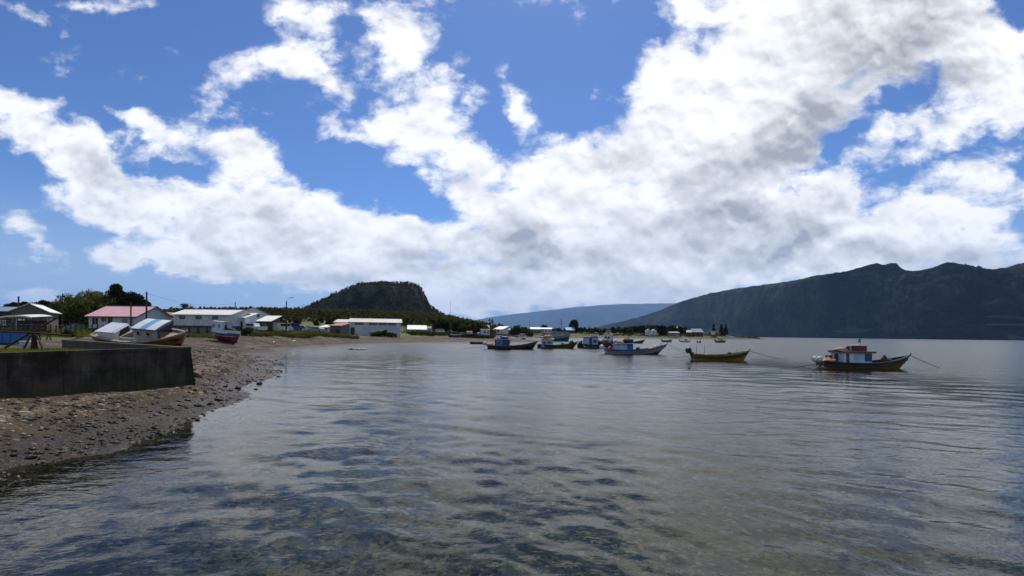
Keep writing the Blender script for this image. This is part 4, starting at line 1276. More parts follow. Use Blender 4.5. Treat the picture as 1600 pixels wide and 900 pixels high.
# village around the lagoon
loc, L, e, r = bpx(724, 746, 290, 9, 521, 512, 507.5)
rs = gable_house('house', 'grey-blue house with a grey roof among trees at the head of the lagoon', loc, L, 9, e, r, GREYBLUE, ROOFG, R(-8), .4)
for q in (-.3, 0, .3): window(rs, q * L, -4.5, 1.8, 1.2, 1.1)
loc, L, e, r = bpx(749, 763, 300, 8, 521, 512, 508)
rs = gable_house('house', 'brown-roofed grey house right of the grey-blue house by the lagoon', loc, L, 8, e, r, GREYBLUE, ROOFD, R(6), .4); window(rs, 0, -4, 1.8, 1.4, 1.1)
loc, L, e, r = bpx(775, 790, 330, 10, 520.5, 514.5, 511)
rs = shed('shed', 'white shed with a tilted bright roof beyond the lagoon', loc, L, 9, e, e + 2.0, WHITE2, ROOFW, R(-25), .6); window(rs, 0, -4.5, 1.5, 1.4, 1.2)
loc, L, e, r = bpx(787, 797, 342, 7, 520.5, 515.5, 513)
rs = gable_house('cottage', 'dark red cottage with a white side against the tilted-roof shed', loc, L, 7, e, r, DRED, ROOFD, 0, .3, cat='cottage'); window(rs, .8, -3.5, 1.4, 1.0, 1.0)
cv = empty('caravan', 'small white caravan parked alone on the grass beyond the lagoon', 'caravan', G(817, 425))
mb = MB(); mb.box(-2.4, 2.4, -1.1, 1.1, .5, 2.6, bev=.35); mb.build('body', CARW, cv)
for xx in (-1.3, 0, 1.3): window(cv, xx, -1.1, 1.8, .8, .6, WHITE, bars=0)
for sy in (-1.12, .9):
    mb = MB(); mb.tube([(.2, sy, .33), (.2, sy + .22, .33)], .33, 12); mb.build('wheel', RUBBER, cv)
loc, L, e, r = bpx(829, 843, 400, 8, 520, 514, 511.5)
rs = gable_house('house', 'long low green-walled house with a cream roof beyond the lagoon', loc, L, 8, e, r, TEAL, ROOFW, R(3), .5)
for q in (-.3, .05, .3): window(rs, q * L, -4, 1.6, 1.2, 1.0)
loc, L, e, r = bpx(845, 862, 405, 8, 520, 514, 512)
rs = gable_house('house', 'white house with a pale blue-grey roof right of the cream-roofed house', loc, L, 8, e, r, WHITE2, ROOFG, R(-3), .5)
for q in (-.32, .0, .32): window(rs, q * L, -4, 1.6, 1.3, 1.1, IRON)
loc, L, e, r = bpx(883, 897, 470, 8, 519, 515.5, 511.5)
rs = gable_house('boathouse', 'dark red boathouse with a light blue roof beside the egg-shaped tree', loc, L, 8, e, r, DRED, ROOFB, R(14), .5, cat='boathouse'); door(rs, 0, -4, 0, 2.0, 2.0, DWOOD)
ctw = empty('church_tower', 'slim grey church tower with a dark pointed cap above the trees', 'tower', G(769, 420))
mb = MB(); mb.box(-1.7, 1.7, -1.7, 1.7, -.5, 8.2); mb.build('tower_shaft', GREYBLUE, ctw)
mb = MB(); mb.box(-1.35, 1.35, -1.35, 1.35, 8.2, 10.2); mb.build('belfry', paint('pale_grey_paint', (.42, .45, .48)), ctw)
mb = MB(); 
for k in range(4):
    c = [(-1.6, -1.6), (1.6, -1.6), (1.6, 1.6), (-1.6, 1.6)]
    mb.face([(c[k][0], c[k][1], 10.2), (c[(k + 1) % 4][0], c[(k + 1) % 4][1], 10.2), (0, 0, 13.8)])
mb.build('spire', ROOFD, ctw)
window(ctw, 0, -1.7, 5.5, .9, 1.3)
# spit
loc, L, e, r = bpx(1010, 1018, 470, 6, 522.5, 517, 514)
rs = gable_house('house', 'white house with steep twin gables in front of the tree row on the spit', loc, 6, L, e, r, WHITE2, ROOFW, R(80), .4); window(rs, -3, 0, 1.6, 1.0, 1.0, IRON, R(-90))
w2 = MB(); w2.box(-2.4, 3, -L / 2 - 5.4, -L / 2 - .05, -.5, e); wg = w2.build('wing', WHITE2, rs)
w2 = MB(); yc = -L / 2 - 2.7
w2.mesh([(-2.8, yc - 3.1, e - .2), (-2.8, yc, e + 1.9), (-2.8, yc + 2.6, e - .1), (3.4, yc - 3.1, e - .2), (3.4, yc, e + 1.9), (3.4, yc + 2.6, e - .1)], [(0, 3, 4, 1), (1, 4, 5, 2), (0, 1, 2), (5, 4, 3)])
w2.build('wing_roof', ROOFW, wg)
window(rs, -2.4, -L / 2 - 2.7, 1.6, 1.0, 1.0, IRON, R(-90))
loc, L, e, r = bpx(1047, 1062, 452, 6, 525, 519.5, 518)
rs = shed('shed', 'grey-green flat shed with a bright white roof edge on the spit', loc, L, 6, e, e + .5, paint('grey_green_boards', (.12, .20, .20), .6, .15, 1, .3, planks=('X', 2)), ROOFW, R(2), .3)
door(rs, L * .22, -3, 0, 1.6, 2.1, GREYBLUE)
loc, L, e, r = bpx(1053, 1064, 500, 7, 520, 513.5, 510.5)
rs = gable_house('house', 'dark house with a salmon-pink roof above the trees of the spit', loc, L, 7, e, r, DBLUE, ROOFP, R(-15), .5)
ch = MB(); ch.box(L / 2 - 1.4, L / 2 - .3, .4, 1.4, r - .8, r + 1.8); ch.build('chimney', BROWN, rs)
loc, L, e, r = bpx(1082, 1098, 462, 9, 525, 518.5, 513.5)
rs = gable_house('house', 'dark timber house with a wide bright grey roof near the end of the spit', loc, L, 9, e, r, DWOOD, ROOFG, R(6), .6)
for q in (-.25, .2): window(rs, q * L, -4.5, 1.6, 1.4, 1.2)
loc, L, e, r = bpx(1075, 1083, 458, 5, 525, 519, 515.5)
rs = gable_house('hut', 'brown hut with a pale pink roof leaning against the dark timber house', loc, L, 5, e, r, BROWN, paint('faded_pink_roof', (.5, .36, .34), .5, .1, 1, .3, corr=('X', 2)), R(-30), .3, cat='hut'); door(rs, 0, -2.5, 0, .9, 1.9, DWOOD)
loc, L, e, r = bpx(1113, 1120, 452, 4, 524, 519, 517)
rs = shed('hut', 'brown hut with one white front panel between the pines at the end of the spit', loc, L * 1.7, 4, e, e + .4, BROWN, ROOFD, 0, .2, cat='hut')
mb = MB(); mb.box(-L * .75, L * .15, -2.06, -2.01, .7, e - .05); mb.build('white_panel', WHITE, rs)

# ------------------------------------------------------------------ trees one can tell apart
def tpx(key, px, d, ytop, name, label, cat='tree', ws=1.0, group=None):
    g = G(px, d, -.1)
    return tree(key, name, label, cat, g, max(zpx(px, ytop, d) - g.z, 1.2), ws, random.random() * 6.28, group)
tpx('willow', 148, 112, 452, 'willow_tree', 'big round willow with pale yellow-green top behind the pink-roofed house', ws=1.12)
tpx('willow2', 93, 112, 470, 'willow_tree', 'smaller rounded willow beside the barn with a power pole in front', ws=1.05)
tpx('dark', 180, 114, 447, 'conifer_tree', 'tall dark conifer rising right of the big willow', ws=.78)
tpx('dark2', 206, 116, 460, 'conifer_tree', 'short dark conifer above the ridge of the pink roof', ws=1.0)
tpx('dark2', 216, 118, 464, 'conifer_tree', 'smallest dark conifer at the right end of the pink roof', ws=.95)
tpx('dark', 188, 118, 466, 'conifer_tree', 'low dark conifer tucked behind the tall one over the pink roof', ws=1.1)
tpx('loose', 290, 118, 474, 'broadleaf_tree', 'loose olive tree showing above the left end of the long workshop', ws=1.0)
tpx('dark2', 68, 118, 472, 'broadleaf_tree', 'dark round tree crown just above the barn roof', ws=1.3)
tpx('dark2', 38, 130, 474, 'broadleaf_tree', 'low dark tree behind the barn left of its ridge', ws=1.3)
tpx('dark2', 22, 130, 475, 'broadleaf_tree', 'low dark tree over the blue-grey roof', ws=1.4)
tpx('mid3', 268, 128, 487, 'broadleaf_tree', 'low olive tree in the gap between the pink house and the workshop', ws=1.2)
tpx('mid1', 253, 130, 488, 'broadleaf_tree', 'dark low tree behind the brown cottage', ws=1.2)
tpx('shrub', 386, 80, 509, 'shrub', 'bright green shrub on the bank right of the red-bottomed boat', 'shrub', 1.15)
tpx('shrub', 107, 54, 512, 'shrub', 'dark bushy shrub in the yard beyond the low wall', 'shrub', .9)
tpx('shrub', 598, 146, 514, 'shrub', 'dark shrub growing against the warehouse front', 'shrub', 1.5)
tpx('shrub', 588, 146, 516, 'shrub', 'low dark shrub left of the bigger one against the warehouse front', 'shrub', 1.6)
tpx('shrub', 612, 146, 519, 'shrub', 'small low shrub at the right of the two bushes by the warehouse', 'shrub', 1.8)
tpx('brightshrub', 667, 235, 501, 'shrub', 'bright yellow-green bush above the boat shed roof', 'shrub', .9)
tpx('cypress', 764.5, 400, 498.5, 'cypress_tree', 'thin dark cypress left of the church tower', ws=.85)
tpx('egg', 897, 480, 500, 'round_tree', 'tall dark egg-shaped tree standing alone on the spit', ws=.95)
tpx('mid1', 851, 440, 506, 'broadleaf_tree', 'dark round tree behind the white lagoon house', ws=1.0)
tpx('mid0', 807, 420, 507, 'broadleaf_tree', 'full green tree left of the white caravan', ws=1.1)
tpx('mid3', 783, 430, 502, 'broadleaf_tree', 'thin olive tree just right of the church tower', ws=.7)
tpx('brightshrub', 826, 395, 513, 'shrub', 'yellow-green bush between the caravan and the cream-roofed house', 'shrub', .9)
tpx('mid1', 739, 285, 511, 'broadleaf_tree', 'dark bushy tree between the two grey lagoon houses', ws=.8)
for k, (p, yt, ky, w) in enumerate([(1115, 506.5, 'pine1', 1.3), (1127, 506, 'pine0', 1.0), (1134, 505.5, 'pine2', .8)]):
    tpx(ky, p, 466, yt, 'pine_tree', ['dark pine left of the white-panel hut at the end of the spit', 'dark pine in the middle of the three beside the white-panel hut', 'last and broadest dark pine at the end of the spit'][k], ws=w)
LBL = {'m': 'dense green tree in the long tree row behind the spit meadow', 'w': 'bushy tree on the edge of the wood behind the warehouse and beach', 'v': 'green tree among the village houses beyond the lagoon'}
px_ = 868.0; k = 0
while px_ < 1078:
    d = random.uniform(485, 540)
    yt = np.interp(px_, [868, 890, 915, 940, 960, 985, 1005, 1050, 1078], [513, 512, 510, 511.5, 511, 509.5, 508, 508, 511]) + random.uniform(-1.2, 2.2)
    ky = random.choice(['mid0', 'mid1', 'mid1', 'mid2', 'mid3', 'pine2'])
    tpx(ky, px_, d, yt, 'broadleaf_tree', LBL['m'], ws=random.uniform(.75, 1.25), group='trees of the row behind the spit meadow')
    px_ += random.uniform(2.6, 4.6); k += 1
for k in range(60):
    p = random.uniform(415, 760); d = random.uniform(225, 290)
    if 545 < p < 640: d = max(d, 240)
    yt = np.interp(p, [415, 470, 540, 640, 690, 720, 745, 760], [494, 495, 496, 496, 498, 500, 503, 507]) + random.uniform(-1, 7)
    tpx(random.choice(['mid0', 'mid1', 'mid2', 'mid3', 'mid1', 'pine0']), p, d, yt, 'broadleaf_tree', LBL['w'], ws=random.uniform(.8, 1.3), group='trees at the edge of the wood')
for k in range(26):
    p = random.uniform(762, 872); d = random.uniform(430, 480)
    yt = random.uniform(509.5, 514)
    tpx(random.choice(['mid0', 'mid1', 'mid3']), p, d, yt, 'broadleaf_tree', LBL['v'], ws=random.uniform(.9, 1.5), group='trees among the lagoon houses')

# ------------------------------------------------------------------ poles, lamps, fences
def pole(px, d, ytop, label, r=.11, arm=None, mat=DWOOD, name='utility_pole'):
    g = G(px, d)
    h = zpx(px, ytop, d) - g.z
    o = empty(name, label, 'pole', g)
    mb = MB(); mb.tube([(0, 0, -.4), (0, 0, h)], [r * 1.15, r * .8], 8); mb.build('pole_shaft', mat, o)
    if arm:
        a = MB(); a.beam((-arm, -.14, h - .45), (arm, -.14, h - .45), .1, .1); ao = a.build('crossarm', mat, o)
        for xx in (-arm * .85, -arm * .4, arm * .4, arm * .85):
            i_ = MB(); i_.tube([(xx, -.14, h - .4), (xx, -.14, h - .2)], .05, 6); i_.build('insulator', WHITE, ao)
    return o, h
pole(228.5, 76, 456, 'tall dark wooden pole at the corner of the pink-roofed house', .13)
pole(97, 95, 459, 'power pole with a crossarm in front of the smaller willow', .1, .7)
pole(367, 98, 472, 'dark pole standing between the workshop and the white hall', .1)
pole(877, 300, 512, 'low wooden post by the lagoon shore', .1)
pole(733, 300, 495, 'slender mast with a white lamp above the grey-blue house', .1)
pole(827.5, 430, 501, 'thin pole beside the cream-roofed lagoon house', .13)
pole(908.5, 490, 503.5, 'thin pole right of the egg-shaped tree', .13)
pole(703, 700, 470, 'very thin radio mast rising from the wood right of the hill', .22, mat=IRON, name='radio_mast')
def lamp(px, d, ytop, label):
    g = G(px, d); h = zpx(px, ytop, d) - g.z
    o = empty('street_lamp', label, 'street lamp', g)
    mb = MB(); mb.tube([(0, 0, -.3), (0, 0, h * .9)], [.14, .10], 8); mb.build('post', DWOOD, o)
    mb = MB(); mb.tube([(0, 0, h * .88), (.05, 0, h * .94), (.3, 0, h * .985), (1.0, 0, h)], .035, 6); ar = mb.build('arm', GALV, o)
    mb = MB(); mb.box(.8, 1.35, -.13, .13, h - .06, h + .07, bev=.05); mb.build('lamp_head', GALV, o)
lamp(447, 92, 465, 'street lamp with a dark post and curved arm above the beach')
lamp(467.5, 118, 476, 'second street lamp farther along the bank in front of the hill')
def fence(p0, d0, p1, d1, n, h, label, mat=DWOOD, rails=3):
    A = G(p0, d0); B = G(p1, d1)
    o = empty('fence', label, 'fence', A)
    mb = MB()
    for k in range(n):
        p = A.lerp(B, k / (n - 1)); z = gz(p.x, p.y)
        p = Vector((p.x, p.y, z)) - A
        q = MB(); q.beam(p + Vector((0, 0, -.3)), p + Vector((.02 * math.sin(k * 3), 0, h * (1 + .08 * math.sin(k * 5)))), .11, .11); q.build('post', mat, o)
        if k:
            for r0 in range(rails):
                zz = h * (.25 + .65 * r0 / max(rails - 1, 1))
                mb.tube([prev + Vector((0, 0, zz)), p + Vector((0, 0, zz))], .016, 4)
        prev = p
    mb.build('wires', IRON, o)
fence(-8, 58, 118, 66, 16, 1.3, 'dark post and wire fence across the grassy yard before the barn')
fence(118, 74, 236, 76, 15, 1.25, 'dark wire fence along the front of the pink-roofed house')
# solid low fence before the workshop
A = G(268, 82); B = G(338, 82)
o = empty('panel_fence', 'grey panel fence on dark posts in front of the long workshop', 'fence', A)
mb = MB(); mb.box(0, (B - A).x, .02, .08, -.3, .95); mb.build('panels', paint('grey_panel', (.17, .17, .17), .8, .2, 1, .4, planks=('X', 1.2)), o)
for k in range(6):
    q = MB(); q.box((B - A).x * k / 5 - .14, (B - A).x * k / 5 + .14, -.12, .02, -.3, 1.25); q.build('post', DWOOD, o)
# wires between the poles
for (a, za, b, zb, lab) in [((97, 95, 460.5), 0, (228.5, 76, 458), 0, 'sagging black cable between the crossarm pole and the tall pole'), ((228.5, 76, 458), 0, (367, 98, 474), 0, 'sagging black cable from the tall pole over the workshop')]:
    p, q = P(a[0], a[2], a[1]), P(b[0], b[2], b[1])
    mb = MB(); mb.tube([p.lerp(q, t_ / 12) + Vector((0, 0, -1.0 * 4 * (t_ / 12) * (1 - t_ / 12))) for t_ in range(13)], .014, 4)
    tag(mb.build('cable', BLACK), lab, 'cable')

# ------------------------------------------------------------------ vehicles
def car(px, d, label, body, kind='car', rot=0.0, cat='car'):
    o = empty('parked_' + kind, label, cat, G(px, d), (0, 0, rot))
    mb = MB()
    if kind == 'van':
        prof = [(-2.2, .35), (2.2, .35), (2.25, .95), (1.75, 1.15), (1.2, 1.95), (-2.15, 1.95), (-2.25, .9)]
        win = [(-1.9, 1.2, 1.25, 1.75)]
    elif kind == 'pickup':
        prof = [(-2.5, .45), (2.4, .45), (2.45, 1.0), (1.3, 1.1), (.75, 1.72), (-.75, 1.72), (-.95, 1.1), (-2.55, 1.1)]
        win = [(-.62, -.02, 1.18, 1.58), (.08, .75, 1.18, 1.58)]
    else:
        prof = [(-2.1, .35), (2.1, .35), (2.15, .75), (1.1, .92), (.5, 1.42), (-1.1, 1.42), (-1.75, .95), (-2.15, .9)]
        win = [(-1.15, -.3, .98, 1.3), (-.2, .62, .98, 1.3)]
    n_ = len(prof)
    for s_ in (-.82, .82):
        mb.face([(p[0], s_, p[1]) for p in (prof if s_ < 0 else reversed(prof))])
    for k in range(n_):
        p, q = prof[k], prof[(k + 1) % n_]
        mb.face([(p[0], .82, p[1]), (q[0], .82, q[1]), (q[0], -.82, q[1]), (p[0], -.82, p[1])])
    mb.build('body', body, o)
    for (a, b_, z0, z1) in win:
        for s_ in (-1, 1):
            q = MB(); q.box(a, b_, s_ * .83 - .012, s_ * .83 + .012, z0, z1); q.build('window', GLASS, o)
    for xx in (-1.35, 1.4):
        for s_ in (-1, 1):
            q = MB(); q.tube([(xx, s_ * .68, .33), (xx, s_ * .86, .33)], .33, 14); wq = q.build('wheel', RUBBER, o)
            q = MB(); q.tube([(xx, s_ * .861, .33), (xx, s_ * .875, .33)], .19, 10); q.build('rim', GALV, wq)
    for s_ in (-.55, .55):
        q = MB(); q.box(2.13 if kind == 'car' else 2.42 if kind == 'pickup' else 2.2, 2.17 if kind == 'car' else 2.47 if kind == 'pickup' else 2.27, s_ - .15, s_ + .15, .66, .8); q.build('headlight', GLASS, o)
    return o
car(395, 94, 'white double cab pickup parked beside the dark timber shed', CARW, 'pickup', R(172), 'pickup')
car(433, 104, 'pale small car half hidden behind the scrub left of the street lamp', CARG, 'car', R(20))
car(442, 101, 'cream van parked just left of the street lamp post', paint('car_cream', (.6, .55, .45), .3, .05, 1, .2), 'van', R(80), 'van')
car(456, 110, 'dark blue van right of the street lamp post', CARB, 'van', R(85), 'van')
car(472, 124, 'blue car parked farther back along the bank', CARB, 'car', R(12))
car(479, 127, 'dark car next to the blue car along the bank', CARD, 'car', R(8))
car(487, 122, 'white car parked left of the cream kiosk', CARW, 'car', R(170))
car(494, 119, 'silver car nose to the cream kiosk', CARG, 'car', R(165))
car(674, 222, 'red van parked to the right of the dark hut', RED, 'van', R(70), 'van')
car(688, 240, 'white van parked under the trees above the beach', CARW, 'van', R(10), 'van')
car(711, 262, 'pale car parked on the grass left of the lagoon houses', CARG, 'car', R(60))
car(1138, 458, 'white van parked past the last pine of the spit', CARW, 'van', R(15), 'van')
car(1146, 458, 'white car parked at the very end of the spit track', CARW, 'car', R(5))

# ------------------------------------------------------------------ yard clutter
tk = empty('water_tank', 'big blue ribbed tank standing at the left edge of the gravel', 'tank', G(10, 36))
mb = MB(); mb.box(-1.5, 1.1, -.7, .7, .05, 1.0, bev=.06); mb.build('tank_body', paint('tank_blue', (.02, .13, .34), .45, .12, 1.5, .2), tk)
mb = MB()
for k in range(5):
    xx = -1.3 + k * .56; mb.box(xx, xx + .06, -.735, -.702, .1, .95)
mb.build('ribs', paint('tank_blue', (0, 0, 0)), tk)
mb = MB(); mb.box(-1.55, 1.15, -.75, .75, 1.0, 1.07); mb.build('rim_frame', RUST, tk)
bx = empty('fish_crate', 'pale grey lidded crate on the gravel right of the blue tank', 'crate', G(45, 34))
mb = MB(); mb.box(-.36, .36, -.3, .3, .02, .32, bev=.03); mb.build('crate_body', paint('crate_grey', (.5, .52, .52), .6), bx)
mb = MB(); mb.box(-.39, .39, -.33, .33, .32, .40, bev=.02); mb.build('lid', WHITE, bx)
# old capstan of rusty beams
cap = empty('capstan', 'old rusty capstan with long push beams and splayed legs on the grass edge', 'capstan', (X(54, 25), 25, lawn_z(X(54, 25), 25) - .02))
def lp_(px, py, d=25.0): return P(px, py, d) - cap.location
for (a, b_) in [((7, 544), (90, 496))]:
    mb = MB(); mb.tube([lp_(*a, 24.4), lp_(*b_, 25.8)], [.055, .045], 7); mb.build('push_beam', RUST, cap)
mb = MB(); mb.tube([lp_(-25, 517, 25.3), lp_(48, 520, 25), lp_(111, 524.5, 24.6)], .05, 7); mb.build('push_beam', RUST, cap)
for (a, b_, da, db) in [((37, 545), (47, 525), 24.6, 25), ((68, 545.5), (58, 525), 24.6, 25), ((50, 545), (52, 523), 25.5, 25), ((58, 545), (55, 523), 25.2, 25)]:
    mb = MB(); mb.tube([lp_(a[0], a[1] + 1.5, da), lp_(b_[0], b_[1], db)], .05, 6); mb.build('leg', RUST, cap)
mb = MB(); mb.tube([lp_(53, 546, 25.1), lp_(53, 530, 25.1), lp_(53, 517, 25.1)], [.14, .10, .10], 10); mb.build('drum', RUST, cap)
mb = MB(); mb.tube([lp_(72, 540, 26.5), lp_(72, 500, 26.5)], .045, 6)
tag(mb.build('iron_stake', RUST), 'rusty upright stake behind the capstan beams', 'stake')
# playthings and junk in the yard
kx = empty('red_kayak', 'small red plastic boat lying on the grass before the barn', 'kayak', G(32, 56, .05), (0, 0, R(15)))
mb = MB(); mb.lump((0, 0, .12), 1.0, .3, .18, 3, .1, 10, 6); mb.build('hull', RED, kx, True); mb = MB(); mb.lump((.3, 0, .28), .35, .2, .12, 4, .1, 8, 5); mb.build('seat', RED, kx, True)
kx = empty('green_kayak', 'small lime green plastic boat at the left edge of the yard', 'kayak', G(1, 52, .05), (0, 0, R(-10)))
mb = MB(); mb.lump((0, 0, .12), .9, .3, .18, 5, .1, 10, 6); mb.build('hull', paint('lime_plastic', (.25, .5, .05), .4), kx, True); mb = MB(); mb.lump((.2, 0, .26), .3, .2, .12, 6, .1, 8, 5); mb.build('seat', BLACK, kx, True)
tb = empty('table', 'dark rough timber table standing in the yard by the fence', 'table', G(12, 50))
mb = MB(); mb.box(-.8, .8, -.4, .4, .72, .8); mb.build('table_top', DWOOD, tb)
for sx in (-.7, .7):
    for sy in (-.3, .3):
        q = MB(); q.beam((sx, sy, -.1), (sx, sy, .72), .08, .08); q.build('leg', DWOOD, tb)
for k, (p, d, lab) in enumerate([(68, 45, 'dark wooden trestle left of the yard shrub'), ]):
    o = empty('trestle', lab, 'trestle', G(p, d))
    mb = MB(); mb.beam((-.6, 0, .8), (.6, 0, .8), .12, .12); mb.build('beam', DWOOD, o)
    for sx in (-.5, .5):
        for sy in (-.25, .25):
            q = MB(); q.beam((sx, sy, -.1), (sx * .9, 0, .78), .08, .08); q.build('leg', DWOOD, o)
# driftwood and junk behind the low wall
for k, (p0, y0, p1, y1, d, lab) in enumerate([(112, 531.5, 130, 527, 40, 'pale driftwood pole propped behind the low wall'), (118, 526.5, 148, 525.5, 43, 'brown plank lying behind the grounded boat stern')]):
    mb = MB(); a, b_ = P(p0, y0, d), P(p1, y1, d)
    mb.tube([a, a.lerp(b_, .5) + Vector((0, 0, .05)), b_], [.05, .06, .04], 7)
    tag(mb.build('driftwood', WOOD if k == 0 else BROWN), lab, 'driftwood')
# white refuse on the beach
for k, (p, d, s, lab) in enumerate([(428, 78, .9, 'flat white plastic sheet on the pebbles below the bank'), (459, 84, .7, 'white scrap of board on the pebbles near the street lamp'), (333, 50, .25, 'small white scrap lying below the red-bottomed boat')]):
    o = empty('white_scrap', lab, 'litter', G(p, d, .04), (R(6), R(-4), random.random() * 3))
    mb = MB(); n_ = 5
    vv = [(s * (a / n_ - .5), s * .5 * (b / n_ - .5), .04 * math.sin(a * 2 + b)) for a in range(n_ + 1) for b in range(n_ + 1)]
    mb.mesh(vv, [(a * 6 + b, a * 6 + 6 + b, a * 6 + 7 + b, a * 6 + b + 1) for a in range(n_) for b in range(n_)])
    mb.mesh([(x, y, z - .03) for x, y, z in vv], [(a * 6 + b + 1, a * 6 + 7 + b, a * 6 + 6 + b, a * 6 + b) for a in range(n_) for b in range(n_)])
    mb.build('sheet', WHITE, o)
ls = empty('brush_pile', 'reddish heap of dry branches on the bank left of the kiosk', 'brush pile', G(488, 104))
mb = MB()
for k in range(60):
    a = random.random() * 6.28; p = Vector((random.gauss(0, .5), random.gauss(0, .3), random.uniform(0, .7)))
    t_ = Vector((math.cos(a), math.sin(a) * .6, random.uniform(-.3, .5))) * random.uniform(.3, .8)
    mb.tube([p - t_, p + t_], .025, 4)
mb.build('branches', paint('dry_branches', (.14, .07, .05), .9), ls)

# ------------------------------------------------------------------ boats
class Hull:
    def __init__(s, L, B, hs, hm, hb, draft=.45, rake=1.0, tw=.72, smid=.4, full=2.2):
        s.L, s.B, s.hs, s.hm, s.hb, s.draft, s.rake, s.tw, s.smid, s.full = L, B, hs, hm, hb, draft, rake, tw, smid, full
    def b(s, q):
        if q < .45:
            e = q / .45; e = e * (2 - e)
            return s.B / 2 * (s.tw + (1 - s.tw) * e)
        return s.B / 2 * max(1 - ((q - .45) / .55) ** s.full, .012)
    def zs(s, q):
        if q < s.smid: return s.hm + (s.hs - s.hm) * ((s.smid - q) / s.smid) ** 2
        return s.hm + (s.hb - s.hm) * ((q - s.smid) / (1 - s.smid)) ** 2
    def pt(s, q, t, sd):
        x = -s.L / 2 + s.L * q - s.rake * q ** 4 * (1 - t)
        y = s.b(q) * t ** (.34 + .55 * q ** 2)
        zk = -s.draft * (1 - .75 * q ** 5)
        return (x, sd * y, zk + (s.zs(q) - zk) * t)
    def top(s, q, sd, inset=0.0, dz=0.0):
        p = s.pt(q, 1, sd)
        return (p[0], sd * max(abs(p[1]) - inset, .004), p[2] + dz)
def make_hull(o, H_, bands, gunmat, deckmat, deck=.45, inner=None, gun=.09):
    """hull shell with painted strakes, transom, inner planking, deck and capping rail"""
    ns = 22
    ts = sorted({0, .12, .25, .38, .5, .62, .74, .87, 1} | {b[0] for b in bands})
    mats = [b[1] for b in bands]
    def band(t):
        for k, b in enumerate(bands):
            if t <= b[0] + 1e-6: return k
        return len(bands) - 1
    mb = MB()
    for sd in (-1, 1):
        for i in range(ns):
            q0, q1 = i / ns, (i + 1) / ns
            for j in range(len(ts) - 1):
                f = [H_.pt(q0, ts[j], sd), H_.pt(q1, ts[j], sd), H_.pt(q1, ts[j + 1], sd), H_.pt(q0, ts[j + 1], sd)]
                mb.face(f if sd < 0 else f[::-1], band(ts[j + 1]))
    for j in range(len(ts) - 1):
        mb.face([H_.pt(0, ts[j], 1), H_.pt(0, ts[j], -1), H_.pt(0, ts[j + 1], -1), H_.pt(0, ts[j + 1], 1)], band(ts[j + 1]))
    h = mb.build('hull', mats, o, True)
    for p in h.data.polygons: p.use_smooth = True
    try:
        md = h.modifiers.new('split', 'EDGE_SPLIT'); md.split_angle = R(40)
    except Exception: pass
    mb = MB(); n_ = 20; qq = [.006 + .975 * i / n_ for i in range(n_ + 1)]
    th = .05
    for sd in (-1, 1):
        for i in range(n_):
            a, b = H_.top(qq[i], sd, th), H_.top(qq[i + 1], sd, th)
            c, d = H_.top(qq[i + 1], sd, th * 1.6, -deck), H_.top(qq[i], sd, th * 1.6, -deck)
            mb.face([a, b, c, d] if sd > 0 else [d, c, b, a])
    mb.face([H_.top(qq[0], -1, th), H_.top(qq[0], 1, th), H_.top(qq[0], 1, th * 1.6, -deck), H_.top(qq[0], -1, th * 1.6, -deck)])
    mb.build('inner_planking', inner or deckmat, o)
    mb = MB()
    for i in range(n_):
        mb.face([H_.top(qq[i], -1, th * 1.6, -deck), H_.top(qq[i + 1], -1, th * 1.6, -deck), H_.top(qq[i + 1], 1, th * 1.6, -deck), H_.top(qq[i], 1, th * 1.6, -deck)])
    mb.build('deck', deckmat, o)
    mb = MB()
    for sd in (-1, 1):
        for i in range(ns):
            q0, q1 = i / ns, (i + 1) / ns
            o0, o1 = H_.top(q0, sd, -.03, .035), H_.top(q1, sd, -.03, .035)
            i0, i1 = H_.top(q0, sd, gun, .035), H_.top(q1, sd, gun, .035)
            lo0, lo1 = H_.top(q0, sd, -.03, -.05), H_.top(q1, sd, -.03, -.05)
            li0, li1 = H_.top(q0, sd, gun, -.03), H_.top(q1, sd, gun, -.03)
            for f in ([o0, o1, i1, i0], [lo0, lo1, o1, o0], [i0, i1, li1, li0]):
                mb.face(f if sd < 0 else f[::-1])
    a, b = H_.top(0, -1), H_.top(0, 1)
    mb.box(-H_.L / 2 - .03, -H_.L / 2 + .07, a[1] + .0, b[1] - .0, a[2] - .04, a[2] + .037)
    mb.build('gunwale', gunmat, o)
    mb = MB()
    st = [H_.pt(1, t, 1) for t in (0, .3, .6, 1)]
    mb.tube([(p[0] + .02, 0, p[2]) for p in st] + [(st[-1][0] + .10, 0, st[-1][2] + .16)], .055, 6)
    mb.build('stem_post', gunmat, o)
    return h
